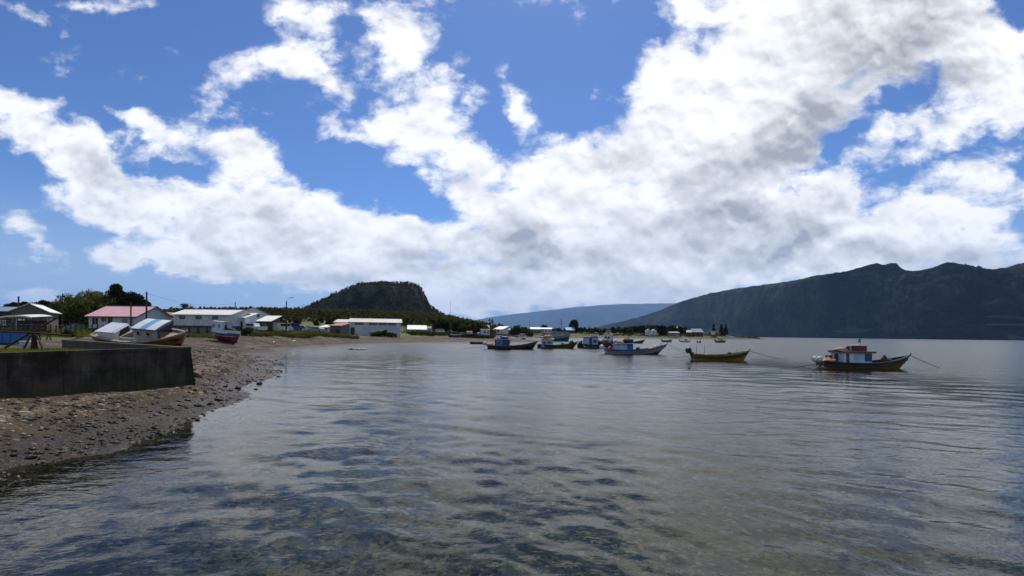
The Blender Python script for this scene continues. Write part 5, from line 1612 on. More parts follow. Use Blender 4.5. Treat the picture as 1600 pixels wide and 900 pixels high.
def cabin(o, x0, x1, w, z0, z1, mat, roofmat, wins=(), doorside=None, slant=.0, over=.14, panels=(), roofth=.09, camber=.06):
    mb = MB()
    a = w / 2
    v = [(x0, -a, z0), (x1, -a, z0), (x1, a, z0), (x0, a, z0), (x0, -a * .95, z1), (x1 - slant, -a * .95, z1), (x1 - slant, a * .95, z1), (x0, a * .95, z1)]
    mb.mesh(v, [(4, 5, 6, 7), (0, 1, 5, 4), (1, 2, 6, 5), (2, 3, 7, 6), (3, 0, 4, 7)])
    c = mb.build('cabin', mat, o)
    rb = MB(); n_ = 6
    for k in range(n_):
        y0_, y1_ = -a - over + (2 * a + 2 * over) * k / n_, -a - over + (2 * a + 2 * over) * (k + 1) / n_
        za, zb = z1 + .01 + camber * (1 - (y0_ / (a + over)) ** 2), z1 + .01 + camber * (1 - (y1_ / (a + over)) ** 2)
        xa, xb = x0 - over, x1 - slant + over * 1.6
        rb.mesh([(xa, y0_, za), (xb, y0_, za), (xb, y1_, zb), (xa, y1_, zb), (xa, y0_, za + roofth), (xb, y0_, za + roofth), (xb, y1_, zb + roofth), (xa, y1_, zb + roofth)],
                [(3, 2, 1, 0), (4, 5, 6, 7), (0, 1, 5, 4), (2, 3, 7, 6), (3, 0, 4, 7), (1, 2, 6, 5)])
    r = rb.build('cabin_roof', roofmat, o)
    for (side, f, zf, ww, hh) in wins:        # side: 's' near side, 'p' far side, 'f' front, 'b' back
        zz = z0 + (z1 - z0) * zf
        yy_ = -a * (1 - .05 * zf)
        if side == 's': window(c, x0 + (x1 - x0) * f, yy_ - .012, zz, ww, hh, mat, 0, 0)
        if side == 'p': window(c, x0 + (x1 - x0) * f, -yy_ + .012, zz, ww, hh, mat, R(180), 0)
        if side == 'f': window(c, x1 - slant * zf + .012, -a + 2 * a * f, zz, ww, hh, mat, R(90), 0)
        if side == 'b': window(c, x0 - .012, -a + 2 * a * f, zz, ww, hh, mat, R(-90), 0)
    for (f0, f1, g0, g1, pm) in panels:       # painted panels on both long sides
        for sd in (-1, 1):
            q = MB()
            ya = a * (1 - .05 * g0) + .012; yb = a * (1 - .05 * g1) + .012
            xa, xb = x0 + (x1 - x0) * f0, x0 + (x1 - x0) * f1
            za, zb = z0 + (z1 - z0) * g0, z0 + (z1 - z0) * g1
            f = [(xa, sd * ya, za), (xb, sd * ya, za), (xb, sd * yb, zb), (xa, sd * yb, zb)]
            g = [(p[0], p[1] - sd * .02, p[2]) for p in f]
            q.face(f if sd < 0 else f[::-1])
            for k in range(4): q.face([f[k], f[(k + 1) % 4], g[(k + 1) % 4], g[k]])
            q.build('side_panel', pm, c)
    return c
def outboard(o, x, y, z, cowl, leg=IRON, tilt=0.0, s=1.0):
    tf = Matrix.Translation((x, y, z)) @ Matrix.Rotation(tilt, 4, 'Y') @ Matrix.Scale(s, 4)
    mb = MB(); mb.box(-.12, .05, -.06, .06, -.75, .1, tf=tf); mb.box(-.30, .06, -.10, .10, -.42, -.38, tf=tf); mb.box(-.28, .08, -.05, .05, -.85, -.73, bev=.02, tf=tf); mb.box(-.02, .18, -.13, .13, -.15, .05, tf=tf)
    m = mb.build('outboard_motor', leg, o)
    mb = MB(); mb.box(-.36, .16, -.19, .19, .08, .58, bev=.11, tf=tf); mb.build('cowling', cowl, m, True)
    mb = MB()
    for k in range(3):
        a = 2.09 * k
        c = tf @ Vector((-.31, .10 * math.cos(a), -.79 + .10 * math.sin(a))); h = tf @ Vector((-.29, 0, -.79))
        mb.beam(h, c, .07, .02)
    mb.build('propeller', leg, m)
    return m
def boat(label, px, py, L, B, head, bands, gun, deckm, group=None, name='fishing_boat', cat='boat', hs=.75, hm=.62, hb=1.35, d=None, **kw):
    uu, dn = ray(px, py)
    d = d or H / dn
    o = empty(name, label, cat, (uu * d, d, 0), (0, 0, R(head)), group)
    Hh = Hull(L, B, hs, hm, hb, **{k: v for k, v in kw.items() if k in ('draft', 'rake', 'tw', 'smid', 'full')})
    make_hull(o, Hh, bands, gun, deckm, kw.get('deck', .42), kw.get('inner'))
    return o, Hh
def on(o, p):
    return world_of(o) @ Vector(p)
def heap(o, p, rx, ry, rz, mat, label, cat='net', name='net_heap', seed=1):
    w_ = on(o, p)
    e = empty(name, label, cat, w_, (0, 0, o.rotation_euler.z))
    mb = MB(); mb.lump((0, 0, rz * .45), rx, ry, rz, seed, .35, 14, 9); mb.build('heap', mat, e, True)
    mb = MB()
    rr = random.Random(seed)
    for k in range(7):
        a = rr.uniform(0, 6.28); pts = []
        for q in range(6):
            aa = a + q * .35; pts.append((math.cos(aa) * rx * .85, math.sin(aa) * ry * .85, rz * (.5 + .45 * math.sin(q + k))))
        mb.tube(pts, .02, 4)
    mb.build('rope', mat, e)
    return e
def mooring(o, p, px, py, label, sag=.12, r=.028):
    a = on(o, p); x, y = water(px, py); b = Vector((x, y, -.05))
    n_ = 14
    mb = MB(); mb.tube([a.lerp(b, t / n_) - Vector((0, 0, sag * 4 * (t / n_) * (1 - t / n_) * (a.z))) for t in range(n_ + 1)], r, 5)
    return tag(mb.build('mooring_rope', paint('old_rope', (.06, .055, .05), .9)), label, 'rope')
def mast(o, x, y, z0, z1, r=.035, mat=DWOOD, name='mast'):
    mb = MB(); mb.tube([(x, y, z0), (x, y, z1)], [r, r * .7], 6); return mb.build(name, mat, o)

MOOR = 'fishing boats moored in the bay'
# 1 black and orange boat, right
o, h_ = boat('black and orange fishing boat with blue-and-white cabin and a red box on its roof', 1352, 575.5, 7.8, 2.4, -1, [(.48, ORANGE), (.54, OCHRE), (1, BLACK)], NAVY, DWOOD, MOOR, hs=.62, hm=.50, hb=1.22, rake=1.1)
c = cabin(o, -2.5, -.05, 1.85, .12, 1.42, SKYBLUE if False else PALE, NAVY, [('f', .3, .72, .5, .45), ('f', .7, .72, .5, .45), ('b', .5, .6, .6, .8)], slant=.0,
          panels=[(.0, .08, .0, 1, WHITE), (.08, .2, .0, 1, DBLUE), (.2, .34, .0, 1, WHITE), (.74, 1.0, .42, 1, DBLUE)], over=.16)
mb = MB(); mb.box(-2.65, .16, -1.075, 1.075, 1.35, 1.425); mb.build('roof_trim', ORANGE, c)
heap(o, (-2.1, .1, 1.55), .55, .5, .16, NETO, 'orange folded net on the cabin roof of the black and orange boat', seed=3)
rb = empty('red_box', 'long red box with a white lid on the roof of the black and orange boat', 'box', on(o, (-.72, 0, 1.57)), (0, 0, R(-1)))
mb = MB(); mb.box(-.62, .62, -.35, .35, 0, .42, bev=.03); mb.build('box_body', DRED, rb); mb = MB(); mb.box(-.65, .65, -.38, .38, .42, .5, bev=.02); mb.build('lid', CREAM, rb)
rb = empty('red_can', 'small red fuel can behind the long red box on the same cabin roof', 'can', on(o, (-1.62, -.1, 1.57)))
mb = MB(); mb.box(-.14, .14, -.1, .1, 0, .38, bev=.03); mb.build('can_body', DRED, rb); mb = MB(); mb.tube([(0, 0, .38), (0, 0, .44)], .04, 8); mb.build('cap', BLACK, rb)
rb = empty('white_crate', 'little cream crate between the red can and the red box on the cabin roof', 'crate', on(o, (-1.38, 0, 1.57)))
mb = MB(); mb.box(-.14, .14, -.16, .16, 0, .36, bev=.02); mb.build('crate_body', CREAM, rb); mb = MB(); mb.box(-.15, .15, -.17, .17, .36, .40); mb.build('lid', WHITE, rb)
fm = mast(o, -.45, 0, 1.5, 2.62, .022, IRON, 'flag_staff')
def flag(o, p, w, hgt_, parent):
    mb = MB(); n_ = 5
    def fp(a, b): return (p[0] - .02 - w * a, p[1] + .05 * math.sin(a * 5), p[2] - hgt_ * b - .06 * a)
    for a in range(n_):
        for b in range(4):
            m_ = (1 if b >= 2 else (2 if a < 2 else 0))
            mb.face([fp(a / n_, b / 4), fp((a + 1) / n_, b / 4), fp((a + 1) / n_, (b + 1) / 4), fp(a / n_, (b + 1) / 4)], m_)
    return mb.build('flag', [WHITE, RED, BLUE], parent)
flag(o, (-.45, 0, 2.62), .26, .28, fm)
outboard(o, -3.98, -.35, .60, CARW, GALV, R(-38), .95); outboard(o, -3.98, .35, .60, CARW, GALV, R(-38), .95)
mb = MB(); mb.tube([(-2.45, -.97, .1), (-2.45, -.97, .85), (-2.0, -.97, .85), (-2.0, -.97, .1)], .025, 5); mb.build('hand_rail', CREAM, o)
heap(o, (-3.2, 0, .35), .4, .65, .4, NETO, 'tan net bundle piled at the stern of the black and orange boat', seed=5)
b_ = empty('brown_basket', 'dark brown bait basket on the stern pile of the black and orange boat', 'basket', on(o, (-3.15, .1, .75)))
mb = MB(); mb.tube([(0, 0, 0), (0, 0, .34)], [.22, .28], 12); mb.build('basket_body', BROWN, b_); mb = MB(); mb.tube([(0, 0, .34), (0, 0, .37)], .3, 12); mb.build('rim', BLACK, b_)
heap(o, (2.0, 0, .35), .55, .5, .35, NETD, 'dark net heap on the foredeck of the black and orange boat', seed=6)
heap(o, (1.55, -.1, .4), .25, .25, .5, BROWN, 'brown gear bundle in front of the foredeck net of the black and orange boat', 'gear', 'gear_bundle', 7)
mb = MB(); mb.box(2.75, 2.9, -.8, .8, .5, .6); mb.build('thwart', WOOD, o)
mooring(o, (3.95, 0, 1.2), 1471, 575, 'mooring rope running right from the bow of the black and orange boat', .05)
mooring(o, (-3.9, 0, .5), 1221, 575.5, 'mooring rope running left from the stern of the black and orange boat', .2)

# 2 yellow open boat
o, h_ = boat('yellow open boat with a dark outboard and two upright sticks at its stern', 1126, 562.5, 6.4, 1.9, -2, [(.5, YELLOW), (.6, BROWN), (.74, OCHRE), (.82, BROWN), (1, OCHRE)], OCHRE, DWOOD, MOOR, hs=.66, hm=.58, hb=1.15, rake=.75, deck=.38)
outboard(o, -3.35, 0, .75, paint('purple_black_cowl', (.035, .02, .05), .35), BLACK, R(-25), 1.25)
mast(o, -3.0, -.7, .4, 1.75, .025, IRON, 'stick'); mast(o, -2.1, -.7, .4, 1.72, .022, IRON, 'stick')
b_ = empty('white_bucket', 'white bucket standing in the stern of the yellow open boat', 'bucket', on(o, (-1.75, -.3, .28)))
mb = MB(); mb.tube([(0, 0, 0), (0, 0, .36)], [.18, .22], 12); mb.build('bucket_body', WHITE, b_); mb = MB(); mb.tube([(0, 0, .36), (0, 0, .385)], .23, 12); mb.build('rim', WHITE, b_)
for xx in (-1.2, .4, 1.6): mb = MB(); mb.box(xx, xx + .22, -.8, .8, .38, .43); mb.build('thwart', BROWN, o)
heap(o, (.8, 0, .3), .4, .35, .35, NETD, 'dark net bundle amidships in the yellow open boat', seed=9)
mb = MB(); mb.tube([(1.9, .2, .5), (1.9, .2, 1.15)], .03, 6); mb.build('bollard', WOOD, o)
mooring(o, (3.3, 0, 1.05), 1222, 561, 'thin mooring rope running right from the bow of the yellow open boat', .05)
mooring(o, (-3.2, 0, .5), 1046, 542, 'thin mooring rope from the stern of the yellow open boat back to the buoy', .1)
mooring(o, (-3.2, .1, .45), 1040, 557, 'second slack stern rope of the yellow open boat dipping into the water', .25)

# 3 white and blue boat
o, h_ = boat('white fishing boat with blue rail, blue-and-white cabin and a tilted white outboard', 994, 552.8, 9.0, 2.7, -2, [(.45, DBLUE), (.78, paint('hull_white', (.40, .50, .54), .45, .12, 2, .4)), (.9, SKYBLUE if False else BLUE), (1, BLUE)], BLUE, WOOD, MOOR, hs=.68, hm=.58, hb=1.5, rake=1.5, draft=.5)
c = cabin(o, -3.3, -.65, 1.95, .12, 1.42, paint('cabin_pale_blue', (.40, .50, .68), .5, .1, 2, .25), BLUE, [('f', .3, .7, .5, .45), ('f', .7, .7, .5, .45), ('b', .5, .6, .6, .7)], panels=[(.68, 1.0, 0, 1, BLUE)], over=.16)
heap(o, (-1.2, .1, 1.58), .75, .65, .48, NETD, 'black net mound on the roof of the white and blue boat', seed=11)
heap(o, (-2.4, 0, 1.56), .6, .6, .24, NETO, 'flat tan net beside the black mound on the roof of the white and blue boat', seed=12)
mast(o, -1.2, 0, 1.5, 3.6, .03, DWOOD)
outboard(o, -4.7, -.1, .72, CARW, GALV, R(-42), 1.3)
heap(o, (-3.9, 0, .35), .35, .7, .45, RED, 'red gear bundle at the stern of the white and blue boat', 'gear', 'gear_bundle', 13)
b_ = empty('plastic_drum', 'dark drum with a white top forward of the cabin of the white and blue boat', 'drum', on(o, (.15, -.4, .3)))
mb = MB(); mb.tube([(0, 0, 0), (0, 0, .6)], .3, 14); mb.build('drum_body', BLACK, b_); mb = MB(); mb.tube([(0, 0, .6), (0, 0, .74)], [.3, .2], 14); mb.build('lid', GREYBLUE, b_)
heap(o, (2.4, 0, .5), .55, .45, .35, NETO, 'reddish net bundle on the foredeck of the white and blue boat', seed=14)
b_ = empty('fishing_float', 'round white float on the foredeck net of the white and blue boat', 'float', on(o, (2.7, -.1, .95)))
mb = MB(); mb.lump((0, 0, .1), .22, .22, .2, 1, .02, 12, 8); mb.build('float_ball', WHITE, b_, True); mb = MB(); mb.tube([(-.25, 0, .1), (.25, 0, .1)], .03, 6); mb.build('rod', BLACK, b_)
mast(o, 3.6, 0, 1.0, 1.6, .06, BLUE, 'bollard')
mooring(o, (4.5, 0, 1.45), 1084, 551, 'thin mooring rope from the bow of the white and blue boat towards the yellow boat', .08)
mooring(o, (-4.5, 0, .4), 905, 548, 'slack line trailing left from the stern of the white and blue boat', .3)

# 4 dark hull boat with pale cabin, behind
o, h_ = boat('dark-hulled fishing boat with a pale cabin and white box on its roof', 933, 541.5, 8.2, 2.5, -5, [(.5, BROWN), (.7, DRED), (1, NAVY)], NAVY, DWOOD, MOOR, hs=.85, hm=.7, hb=1.6, d=102, rake=1.1)
c = cabin(o, -2.9, .1, 2.1, .2, 2.2, paint('cabin_pale_blue', (0, 0, 0)), NAVY, [('s', .78, .6, .7, .6), ('f', .3, .7, .5, .45), ('f', .7, .7, .5, .45)], panels=[(.4, .58, 0, .95, DBLUE)])
b_ = empty('white_box', 'white box on the cabin roof of the dark-hulled boat', 'box', on(o, (-.6, 0, 2.36)))
mb = MB(); mb.box(-.75, .75, -.5, .5, 0, .42, bev=.05); mb.build('box_body', WHITE, b_); mb = MB(); mb.box(-.78, .78, -.53, .53, .42, .5, bev=.02); mb.build('lid', CREAM, b_)
heap(o, (-3.5, 0, .5), .5, .8, .7, NETD, 'dark gear piled at the stern of the dark-hulled boat', 'gear', 'gear_bundle', 16)
heap(o, (.6, 0, .6), .5, .6, .7, BLACK, 'black gear piled against the front of the dark-hulled boat cabin', 'gear', 'gear_bundle', 17)
# 5 brown hull boat with orange net
o, h_ = boat('brown-hulled fishing boat with a pale cabin under an orange net', 871, 544.5, 8.0, 2.4, -3, [(.5, BROWN), (.68, OCHRE), (1, BROWN)], BROWN, DWOOD, MOOR, hs=.75, hm=.62, hb=1.35, d=97, rake=1.0)
c = cabin(o, -3.2, -.9, 2.0, .2, 1.75, paint('cabin_pale_blue', (0, 0, 0)), CREAM, [('s', .25, .55, .5, .5), ('s', .68, .6, .8, .45), ('f', .5, .7, .8, .4)])
heap(o, (-2.0, 0, 1.9), 1.0, .8, .5, NETO, 'orange net heaped on the cabin roof of the brown-hulled boat', seed=19)
heap(o, (-3.0, 0, 1.8), .4, .6, .35, TEAL, 'teal tarpaulin bundle left of the orange net on the brown-hulled boat', 'tarpaulin', 'tarpaulin', 20)
b_ = empty('grey_locker', 'grey-green locker standing amidships on the brown-hulled boat', 'box', on(o, (1.0, -.3, .3)))
mb = MB(); mb.box(-.3, .3, -.3, .3, 0, .75, bev=.03); mb.build('box_body', GREYBLUE, b_); mb = MB(); mb.box(-.33, .33, -.33, .33, .75, .81); mb.build('lid', GREYBLUE, b_)
for xx in (-.3, .2, .7, 1.5, 2.0): mast(o, xx, -1.0, .5, 1.2, .03, DWOOD, 'stanchion')
heap(o, (2.8, 0, .7), .6, .5, .5, NETD, 'dark brown net heap on the bow of the brown-hulled boat', seed=21)
mast(o, 3.0, 0, .9, 1.9, .04, DWOOD, 'bollard')
# 6 blue cabin boat, left
o, h_ = boat('brown fishing boat with a bright blue cabin and a tilted pale outboard', 801, 545.3, 9.0, 2.6, -1, [(.5, BLACK), (.72, BROWN), (1, BLACK)], OCHRE, DWOOD, MOOR, hs=.68, hm=.58, hb=1.5, rake=1.0)
c = cabin(o, -3.2, -.6, 2.1, .15, 1.65, paint('cabin_mid_blue', (.09, .24, .46), .5, .12, 2, .3), BLUE, [('f', .3, .7, .5, .4), ('f', .7, .7, .5, .4), ('s', .3, .6, .5, .4)], panels=[(.55, 1, 0, 1, DBLUE), (.0, .08, 0, 1, DBLUE)])
heap(o, (-1.7, 0, 1.78), .8, .7, .35, NAVY, 'dark blue cover bundle on the roof of the bright blue cabin', 'tarpaulin', 'tarpaulin', 23)
heap(o, (-2.6, 0, 1.78), .35, .6, .2, GREYBLUE, 'grey bundle behind the dark blue cover on the bright blue cabin', 'tarpaulin', 'tarpaulin', 24)
mast(o, -.45, -.3, .5, 2.2, .05, RUST, 'bollard')
outboard(o, -4.7, 0, .75, CARW, GALV, R(-40), 1.35)
heap(o, (-3.95, 0, .3), .5, .6, .5, NETO, 'pale tan net bundle at the stern of the bright blue cabin boat', seed=25)
for xx in (1.2, 2.0): mast(o, xx, -1.0, .5, 1.25, .02, IRON, 'stanchion')
mooring(o, (-4.5, 0, .5), 708, 543.5, 'long slack rope running left from the stern of the bright blue cabin boat', .3)

# 7 green trawler seen bow-on
o, h_ = boat('large green-hulled trawler with white upper hull and a tall mast seen from its bow', 874, 533.5, 13, 4.6, -52, [(.45, GREENH), (.62, GREENH), (.66, TEAL), (1, paint('grey_white_hull', (.32, .38, .42), .5, .12, 1, .45))], GREYBLUE, WOOD, None, hs=1.9, hm=1.8, hb=3.6, d=205, rake=1.2, draft=.8, name='trawler', cat='trawler')
c = cabin(o, -3.6, -.2, 2.9, 1.2, 4.0, GREYBLUE, ROOFD, [('f', .2, .75, .6, .6), ('f', .5, .75, .6, .6), ('f', .8, .75, .6, .6), ('s', .6, .75, .7, .6), ('s', .2, .7, .7, .6)])
m_ = mast(o, 1.0, 0, 1.5, 9.6, .10, DWOOD); mb = MB(); mb.beam((1.0, -.9, 7.4), (1.0, .9, 7.4), .1, .1); mb.build('crosstree', DWOOD, m_)
mast(o, -3.2, 0, 4.0, 6.8, .07, DWOOD)
mb = MB()
for e_ in ((6.3, 0, 3.6), (-6.2, 0, 2.0), (-.6, 2.0, 1.9), (-.6, -2.0, 1.9)): mb.tube([(1.0, 0, 9.0), e_], .025, 4)
mb.build('rigging', IRON, o)
for yy_ in (-1.2, 1.2): mb = MB(); mb.tube([(2.6, yy_, 2.4), (2.6, yy_, 3.6), (3.8, yy_ * .8, 3.7)], .05, 5); mb.build('rail', WHITE, o)
# 8 small boat seen from astern with white wheelhouse and orange gear
o, h_ = boat('stubby dark boat with a white wheelhouse topped by an orange float rack', 950, 537.0, 7.0, 2.6, 62, [(.5, BLACK), (1, BROWN)], OCHRE, DWOOD, MOOR, hs=.95, hm=.8, hb=1.5, d=118, rake=.8)
c = cabin(o, -.6, 1.5, 1.7, .3, 2.9, WHITE, WHITE, [('b', .3, .7, .45, .55), ('b', .72, .7, .45, .55), ('s', .5, .7, .7, .5), ('p', .5, .7, .7, .5)], panels=[(0, 1, 0, .45, BROWN)])
mb = MB()
for (xx, yy_) in ((.0, -.5), (.0, .5), (1.0, -.5), (1.0, .5)): mb.tube([(xx, yy_, 3.0), (xx, yy_ * .5, 4.0)], .05, 5)
for zz in (3.35, 3.75): mb.tube([(0, -.42, zz), (0, .42, zz), (1, .4, zz), (1, -.4, zz), (0, -.42, zz)], .05, 5)
mb.build('float_rack', paint('orange_rack', (.5, .14, .03), .5), o)
mast(o, .5, 0, 3.0, 5.2, .04, IRON)
heap(o, (-2.3, 0, .6), .7, .8, .7, BROWN, 'brown gear mound in the stern of the stubby dark boat', 'gear', 'gear_bundle', 27)
# 9 boat behind the white and blue boat
o, h_ = boat('small ochre boat with its bow showing behind the white and blue boat', 990, 532.3, 7.5, 2.2, -6, [(.5, OCHRE), (1, OCHRE)], BROWN, DWOOD, MOOR, hs=.7, hm=.6, hb=1.4, d=165)
heap(o, (-1.2, 0, .4), .8, .7, .6, NETD, 'dark heap lying amidships in the small ochre boat', 'gear', 'gear_bundle', 28)
for xx in (.4, 1.6): mb = MB(); mb.box(xx, xx + .22, -.8, .8, .4, .46); mb.build('thwart', BROWN, o)
# 10 grey dinghy, 11 white boat, 12 yellow boat
o, h_ = boat('small grey-blue boat floating off the grey-green shed of the spit', 1042.5, 533.5, 4.6, 1.9, 12, [(.5, GREYBLUE), (1, paint('slate_hull', (.12, .17, .20), .5, .15, 2, .3))], GREYBLUE, DWOOD, MOOR, hs=.85, hm=.8, hb=1.25, d=205, rake=.5)
outboard(o, -2.4, 0, .85, BLACK, BLACK, R(-15), 1.0); mb = MB(); mb.box(-.4, -.15, -.8, .8, .6, .66); mb.build('thwart', WOOD, o)
o, h_ = boat('small white cabin boat floating between the grey-blue boat and the yellow one', 1071, 533.8, 4.9, 1.9, 4, [(.35, NAVY), (1, WHITE)], WHITE, CREAM, MOOR, hs=.7, hm=.6, hb=.95, d=215, rake=.6)
cabin(o, -.9, .9, 1.3, .3, 1.45, WHITE, WHITE, [('s', .5, .6, .9, .4), ('f', .5, .6, .8, .4)], slant=.4); outboard(o, -2.5, 0, .7, BLACK, BLACK, R(-15), 1.0)
o, h_ = boat('small yellow boat with a white cabin floating in front of the spit pines', 1126, 535.2, 4.8, 2.0, 3, [(.45, BROWN), (1, YELLOW)], OCHRE, DWOOD, MOOR, hs=.95, hm=.75, hb=1.1, d=215, rake=.5)
cabin(o, -1.1, 1.0, 1.4, .4, 1.6, CREAM, DWOOD, [('s', .6, .6, .8, .4), ('f', .5, .6, .8, .4)], slant=.2); outboard(o, -2.5, 0, .9, BLACK, BLACK, R(-15), 1.0)
# marker buoys
for (p, lab) in ((1090, 'left one of the two dark marker buoys near the yellow boat stern'), (1094, 'right and taller one of the two dark marker buoys near the yellow boat')):
    x, y = X(p, 200), 200
    e = empty('marker_buoy', lab, 'buoy', (x, y, 0))
    k = 1.0 if p < 1092 else 1.35
    mb = MB(); mb.lump((0, 0, .15), .42, .42, .55 * k, p, .05, 10, 7); mb.build('float_body', NAVY, e, True)
    mb = MB(); mb.tube([(0, 0, .5), (0, 0, 1.25 * k)], .07, 6); mb.build('staff', BLACK, e); mb = MB(); mb.box(-.16, .16, -.05, .05, .95 * k, 1.25 * k); mb.build('flag', DRED, e)
# little buoys near the boats
for (px, py, lab) in ((1044.5, 547, 'small dark buoy hanging low in the water left of the yellow open boat'), (1077, 575.5, 'tiny dark float lying in the water below the yellow open boat')):
    x, y = water(px, py)
    e = empty('mooring_buoy', lab, 'buoy', (x, y, 0))
    mb = MB(); mb.lump((0, 0, .03), .09, .09, .09, px, .03, 10, 7); mb.build('float_body', BLACK, e, True); mb = MB(); mb.tube([(0, 0, .1), (0, 0, .17)], .015, 6); mb.build('eye', IRON, e)
# wooden raft
x, y = water(558, 546.5)
e = empty('raft', 'low dark timber raft drifting alone in front of the warehouse beach', 'raft', (x, y, 0), (0, 0, R(-4)))
mb = MB(); mb.box(-1.35, 1.35, -.5, .5, -.1, .06, bev=.02); mb.build('platform', DWOOD, e)
for (xx, s_) in ((-.9, .2), (.2, .3), (.95, .35)): mb = MB(); mb.lump((xx, 0, .12), s_, .25, .12, 3 + s_, .2, 8, 6); mb.build('float_block', WOOD if xx < 0 else WHITE, e, True)
# dark skiff at the water's edge
o, h_ = boat('empty dark brown skiff lying at the edge of the far beach', 747, 536.8, 4.2, 1.5, 3, [(.5, BROWN), (1, BROWN)], DWOOD, DWOOD, None, hs=.55, hm=.48, hb=.62, d=127, rake=.4, name='skiff', cat='skiff')
mb = MB(); mb.box(-.2, .1, -.6, .6, .3, .36); mb.build('thwart', DWOOD, o)
# boats drawn up at the head of the lagoon
def beached(label, px, d, L, B, head, bands, gun, hs, hm, hb, roll=0, dz=.35, **k):
    o, h_ = boat(label, px, 530, L, B, head, bands, gun, WOOD, 'boats drawn up on the far beach', d=d, hs=hs, hm=hm, hb=hb, name='beached_boat', **k)
    o.location.z = gz(o.location.x, o.location.y) + dz
    o.rotation_euler.x = R(roll)
    return o
o = beached('blue boat drawn up on the far beach, leftmost of its row', 713, 176, 4.2, 1.7, 5, [(.5, BLUE), (1, BLUE)], SKYBLUE, .8, .7, 1.0, 8)
mb = MB(); mb.box(-.2, .1, -.7, .7, .5, .56); mb.build('thwart', WOOD, o)
o = beached('dark teal boat drawn up on the far beach beside the blue one', 731, 182, 6.0, 2.2, 170, [(.5, paint('dark_teal', (.01, .06, .07), .5)), (1, NAVY)], NAVY, 1.3, 1.1, 1.7, -5)
cabin(o, -1.6, .2, 1.5, .6, 1.9, CREAM, RED, [('s', .5, .6, .7, .5)])
o = beached('grey boat drawn up on the far beach with rusty rails', 746, 186, 5.2, 2.0, 172, [(.5, DBLUE), (1, GREYBLUE)], BROWN, 1.0, .9, 1.4, 4)
mb = MB(); mb.box(-.2, .1, -.8, .8, .6, .66); mb.build('thwart', WOOD, o)
o = beached('blue and brown boat with a white two-window cabin drawn up on the far beach', 760, 184, 8.0, 2.4, 4, [(.4, BROWN), (1, BROWN)], NAVY, 1.0, .85, 1.3, 0)
cabin(o, -2.2, 1.2, 1.9, .5, 2.9, WHITE2, WHITE, [('s', .45, .62, .75, .8), ('s', .82, .62, .75, .8)])
heap(o, (-2.9, 0, .6), .6, .7, .9, GREYBLUE, 'grey bundle left of the white cabin on the far beach', 'gear', 'gear_bundle', 41)
for k, (p, c_, lab) in enumerate([(814.5, WHITE, 'white fish crate standing on the crest of the sand tongue'), (817.0, BLACK, 'black fish crate beside the white one on the sand tongue'), (819.8, DRED, 'dark red fish crate at the right of the row on the sand tongue')]):
    e = empty('fish_crate', lab, 'crate', G(p, 190))
    mb = MB(); mb.box(-.3, .3, -.25, .25, 0, .6, bev=.03); mb.build('crate_body', c_, e); mb = MB(); mb.box(-.33, .33, -.28, .28, .6, .66); mb.build('lid', c_, e)

# ------------------------------------------------------------------ big grounded boat behind the sea wall
d0 = 40.0
gx0 = X(229, d0)
gb = empty('grounded_boat', 'old white and yellow fishing boat lying heeled over behind the low wall', 'boat', (gx0, d0, gz(gx0, d0) + .34), (R(26), R(4), R(-2)))
GBH = Hull(7.5, 2.7, 1.0, .92, 1.55, .05, .9, .62, .35, 2.4)
make_hull(gb, GBH, [(.3, BLACK), (.8, ORANGE), (.87, OCHRE), (1, paint('worn_white_hull', (.36, .33, .27), .6, .15, 3, .55))], paint('worn_white_hull', (0, 0, 0)), SAND, .12, SAND, .16)
# deck house
c = cabin(gb, -.05, 1.72, 1.7, .75, 1.92, paint('worn_white_cabin', (.42, .41, .38), .6, .12, 3, .5), DBLUE, [('s', .28, .68, .24, .32), ('s', .72, .68, .24, .32), ('p', .5, .68, .5, .35)], slant=-.25, over=.12, roofth=.05)
rp = MB()
for (a, b_, m_) in ((-.05, .65, 0), (.65, 1.2, 1), (1.2, 1.98, 0)):
    n_ = 8
    for k in range(n_):
        y0_, y1_ = -.93 + 1.86 * k / n_, -.93 + 1.86 * (k + 1) / n_
        z_ = lambda y: 1.92 + .01 + .06 * (1 - (y / 1.0) ** 2) + .056
        rp.face([(a, y0_, z_(y0_)), (b_, y0_, z_(y0_)), (b_, y1_, z_(y1_)), (a, y1_, z_(y1_))], m_)
rp.build('roof_paint', [WHITE, SKYBLUE], c)
q = MB(); q.box(1.985, 2.01, -.7, .7, 1.1, 1.8); q.build('doorway', GLASS, c)
# hatch box with an opening
hb_ = MB(); hb_.box(-3.1, -1.65, -.85, .75, .72, 1.38, bev=.03); hx_ = hb_.build('hold_cover', WHITE, gb)
hb_ = MB(); hb_.box(-3.18, -1.75, -.92, .82, 1.382, 1.43); hb_.build('cover_lid', paint('lid_white', (.66, .68, .70), .5, .08, 2, .3), hx_)
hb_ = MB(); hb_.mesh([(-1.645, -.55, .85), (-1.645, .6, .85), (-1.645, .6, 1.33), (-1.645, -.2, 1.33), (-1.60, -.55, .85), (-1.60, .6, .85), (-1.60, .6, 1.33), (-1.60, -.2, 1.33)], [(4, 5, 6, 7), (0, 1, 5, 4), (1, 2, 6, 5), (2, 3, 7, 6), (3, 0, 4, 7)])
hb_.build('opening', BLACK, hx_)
hb_ = MB(); hb_.box(-1.45, -.2, -.9, .9, .78, 1.0, bev=.06); cm_ = hb_.build('coaming', paint('worn_white_hull', (0, 0, 0)), gb)
hb_ = MB(); hb_.mesh([(-1.3, -.7, 1.012), (-.3, -.7, 1.012), (-.3, .5, 1.012), (-1.0, .6, 1.012)], [(0, 1, 2, 3)]); hb_.build('hatch_opening', BLACK, cm_)
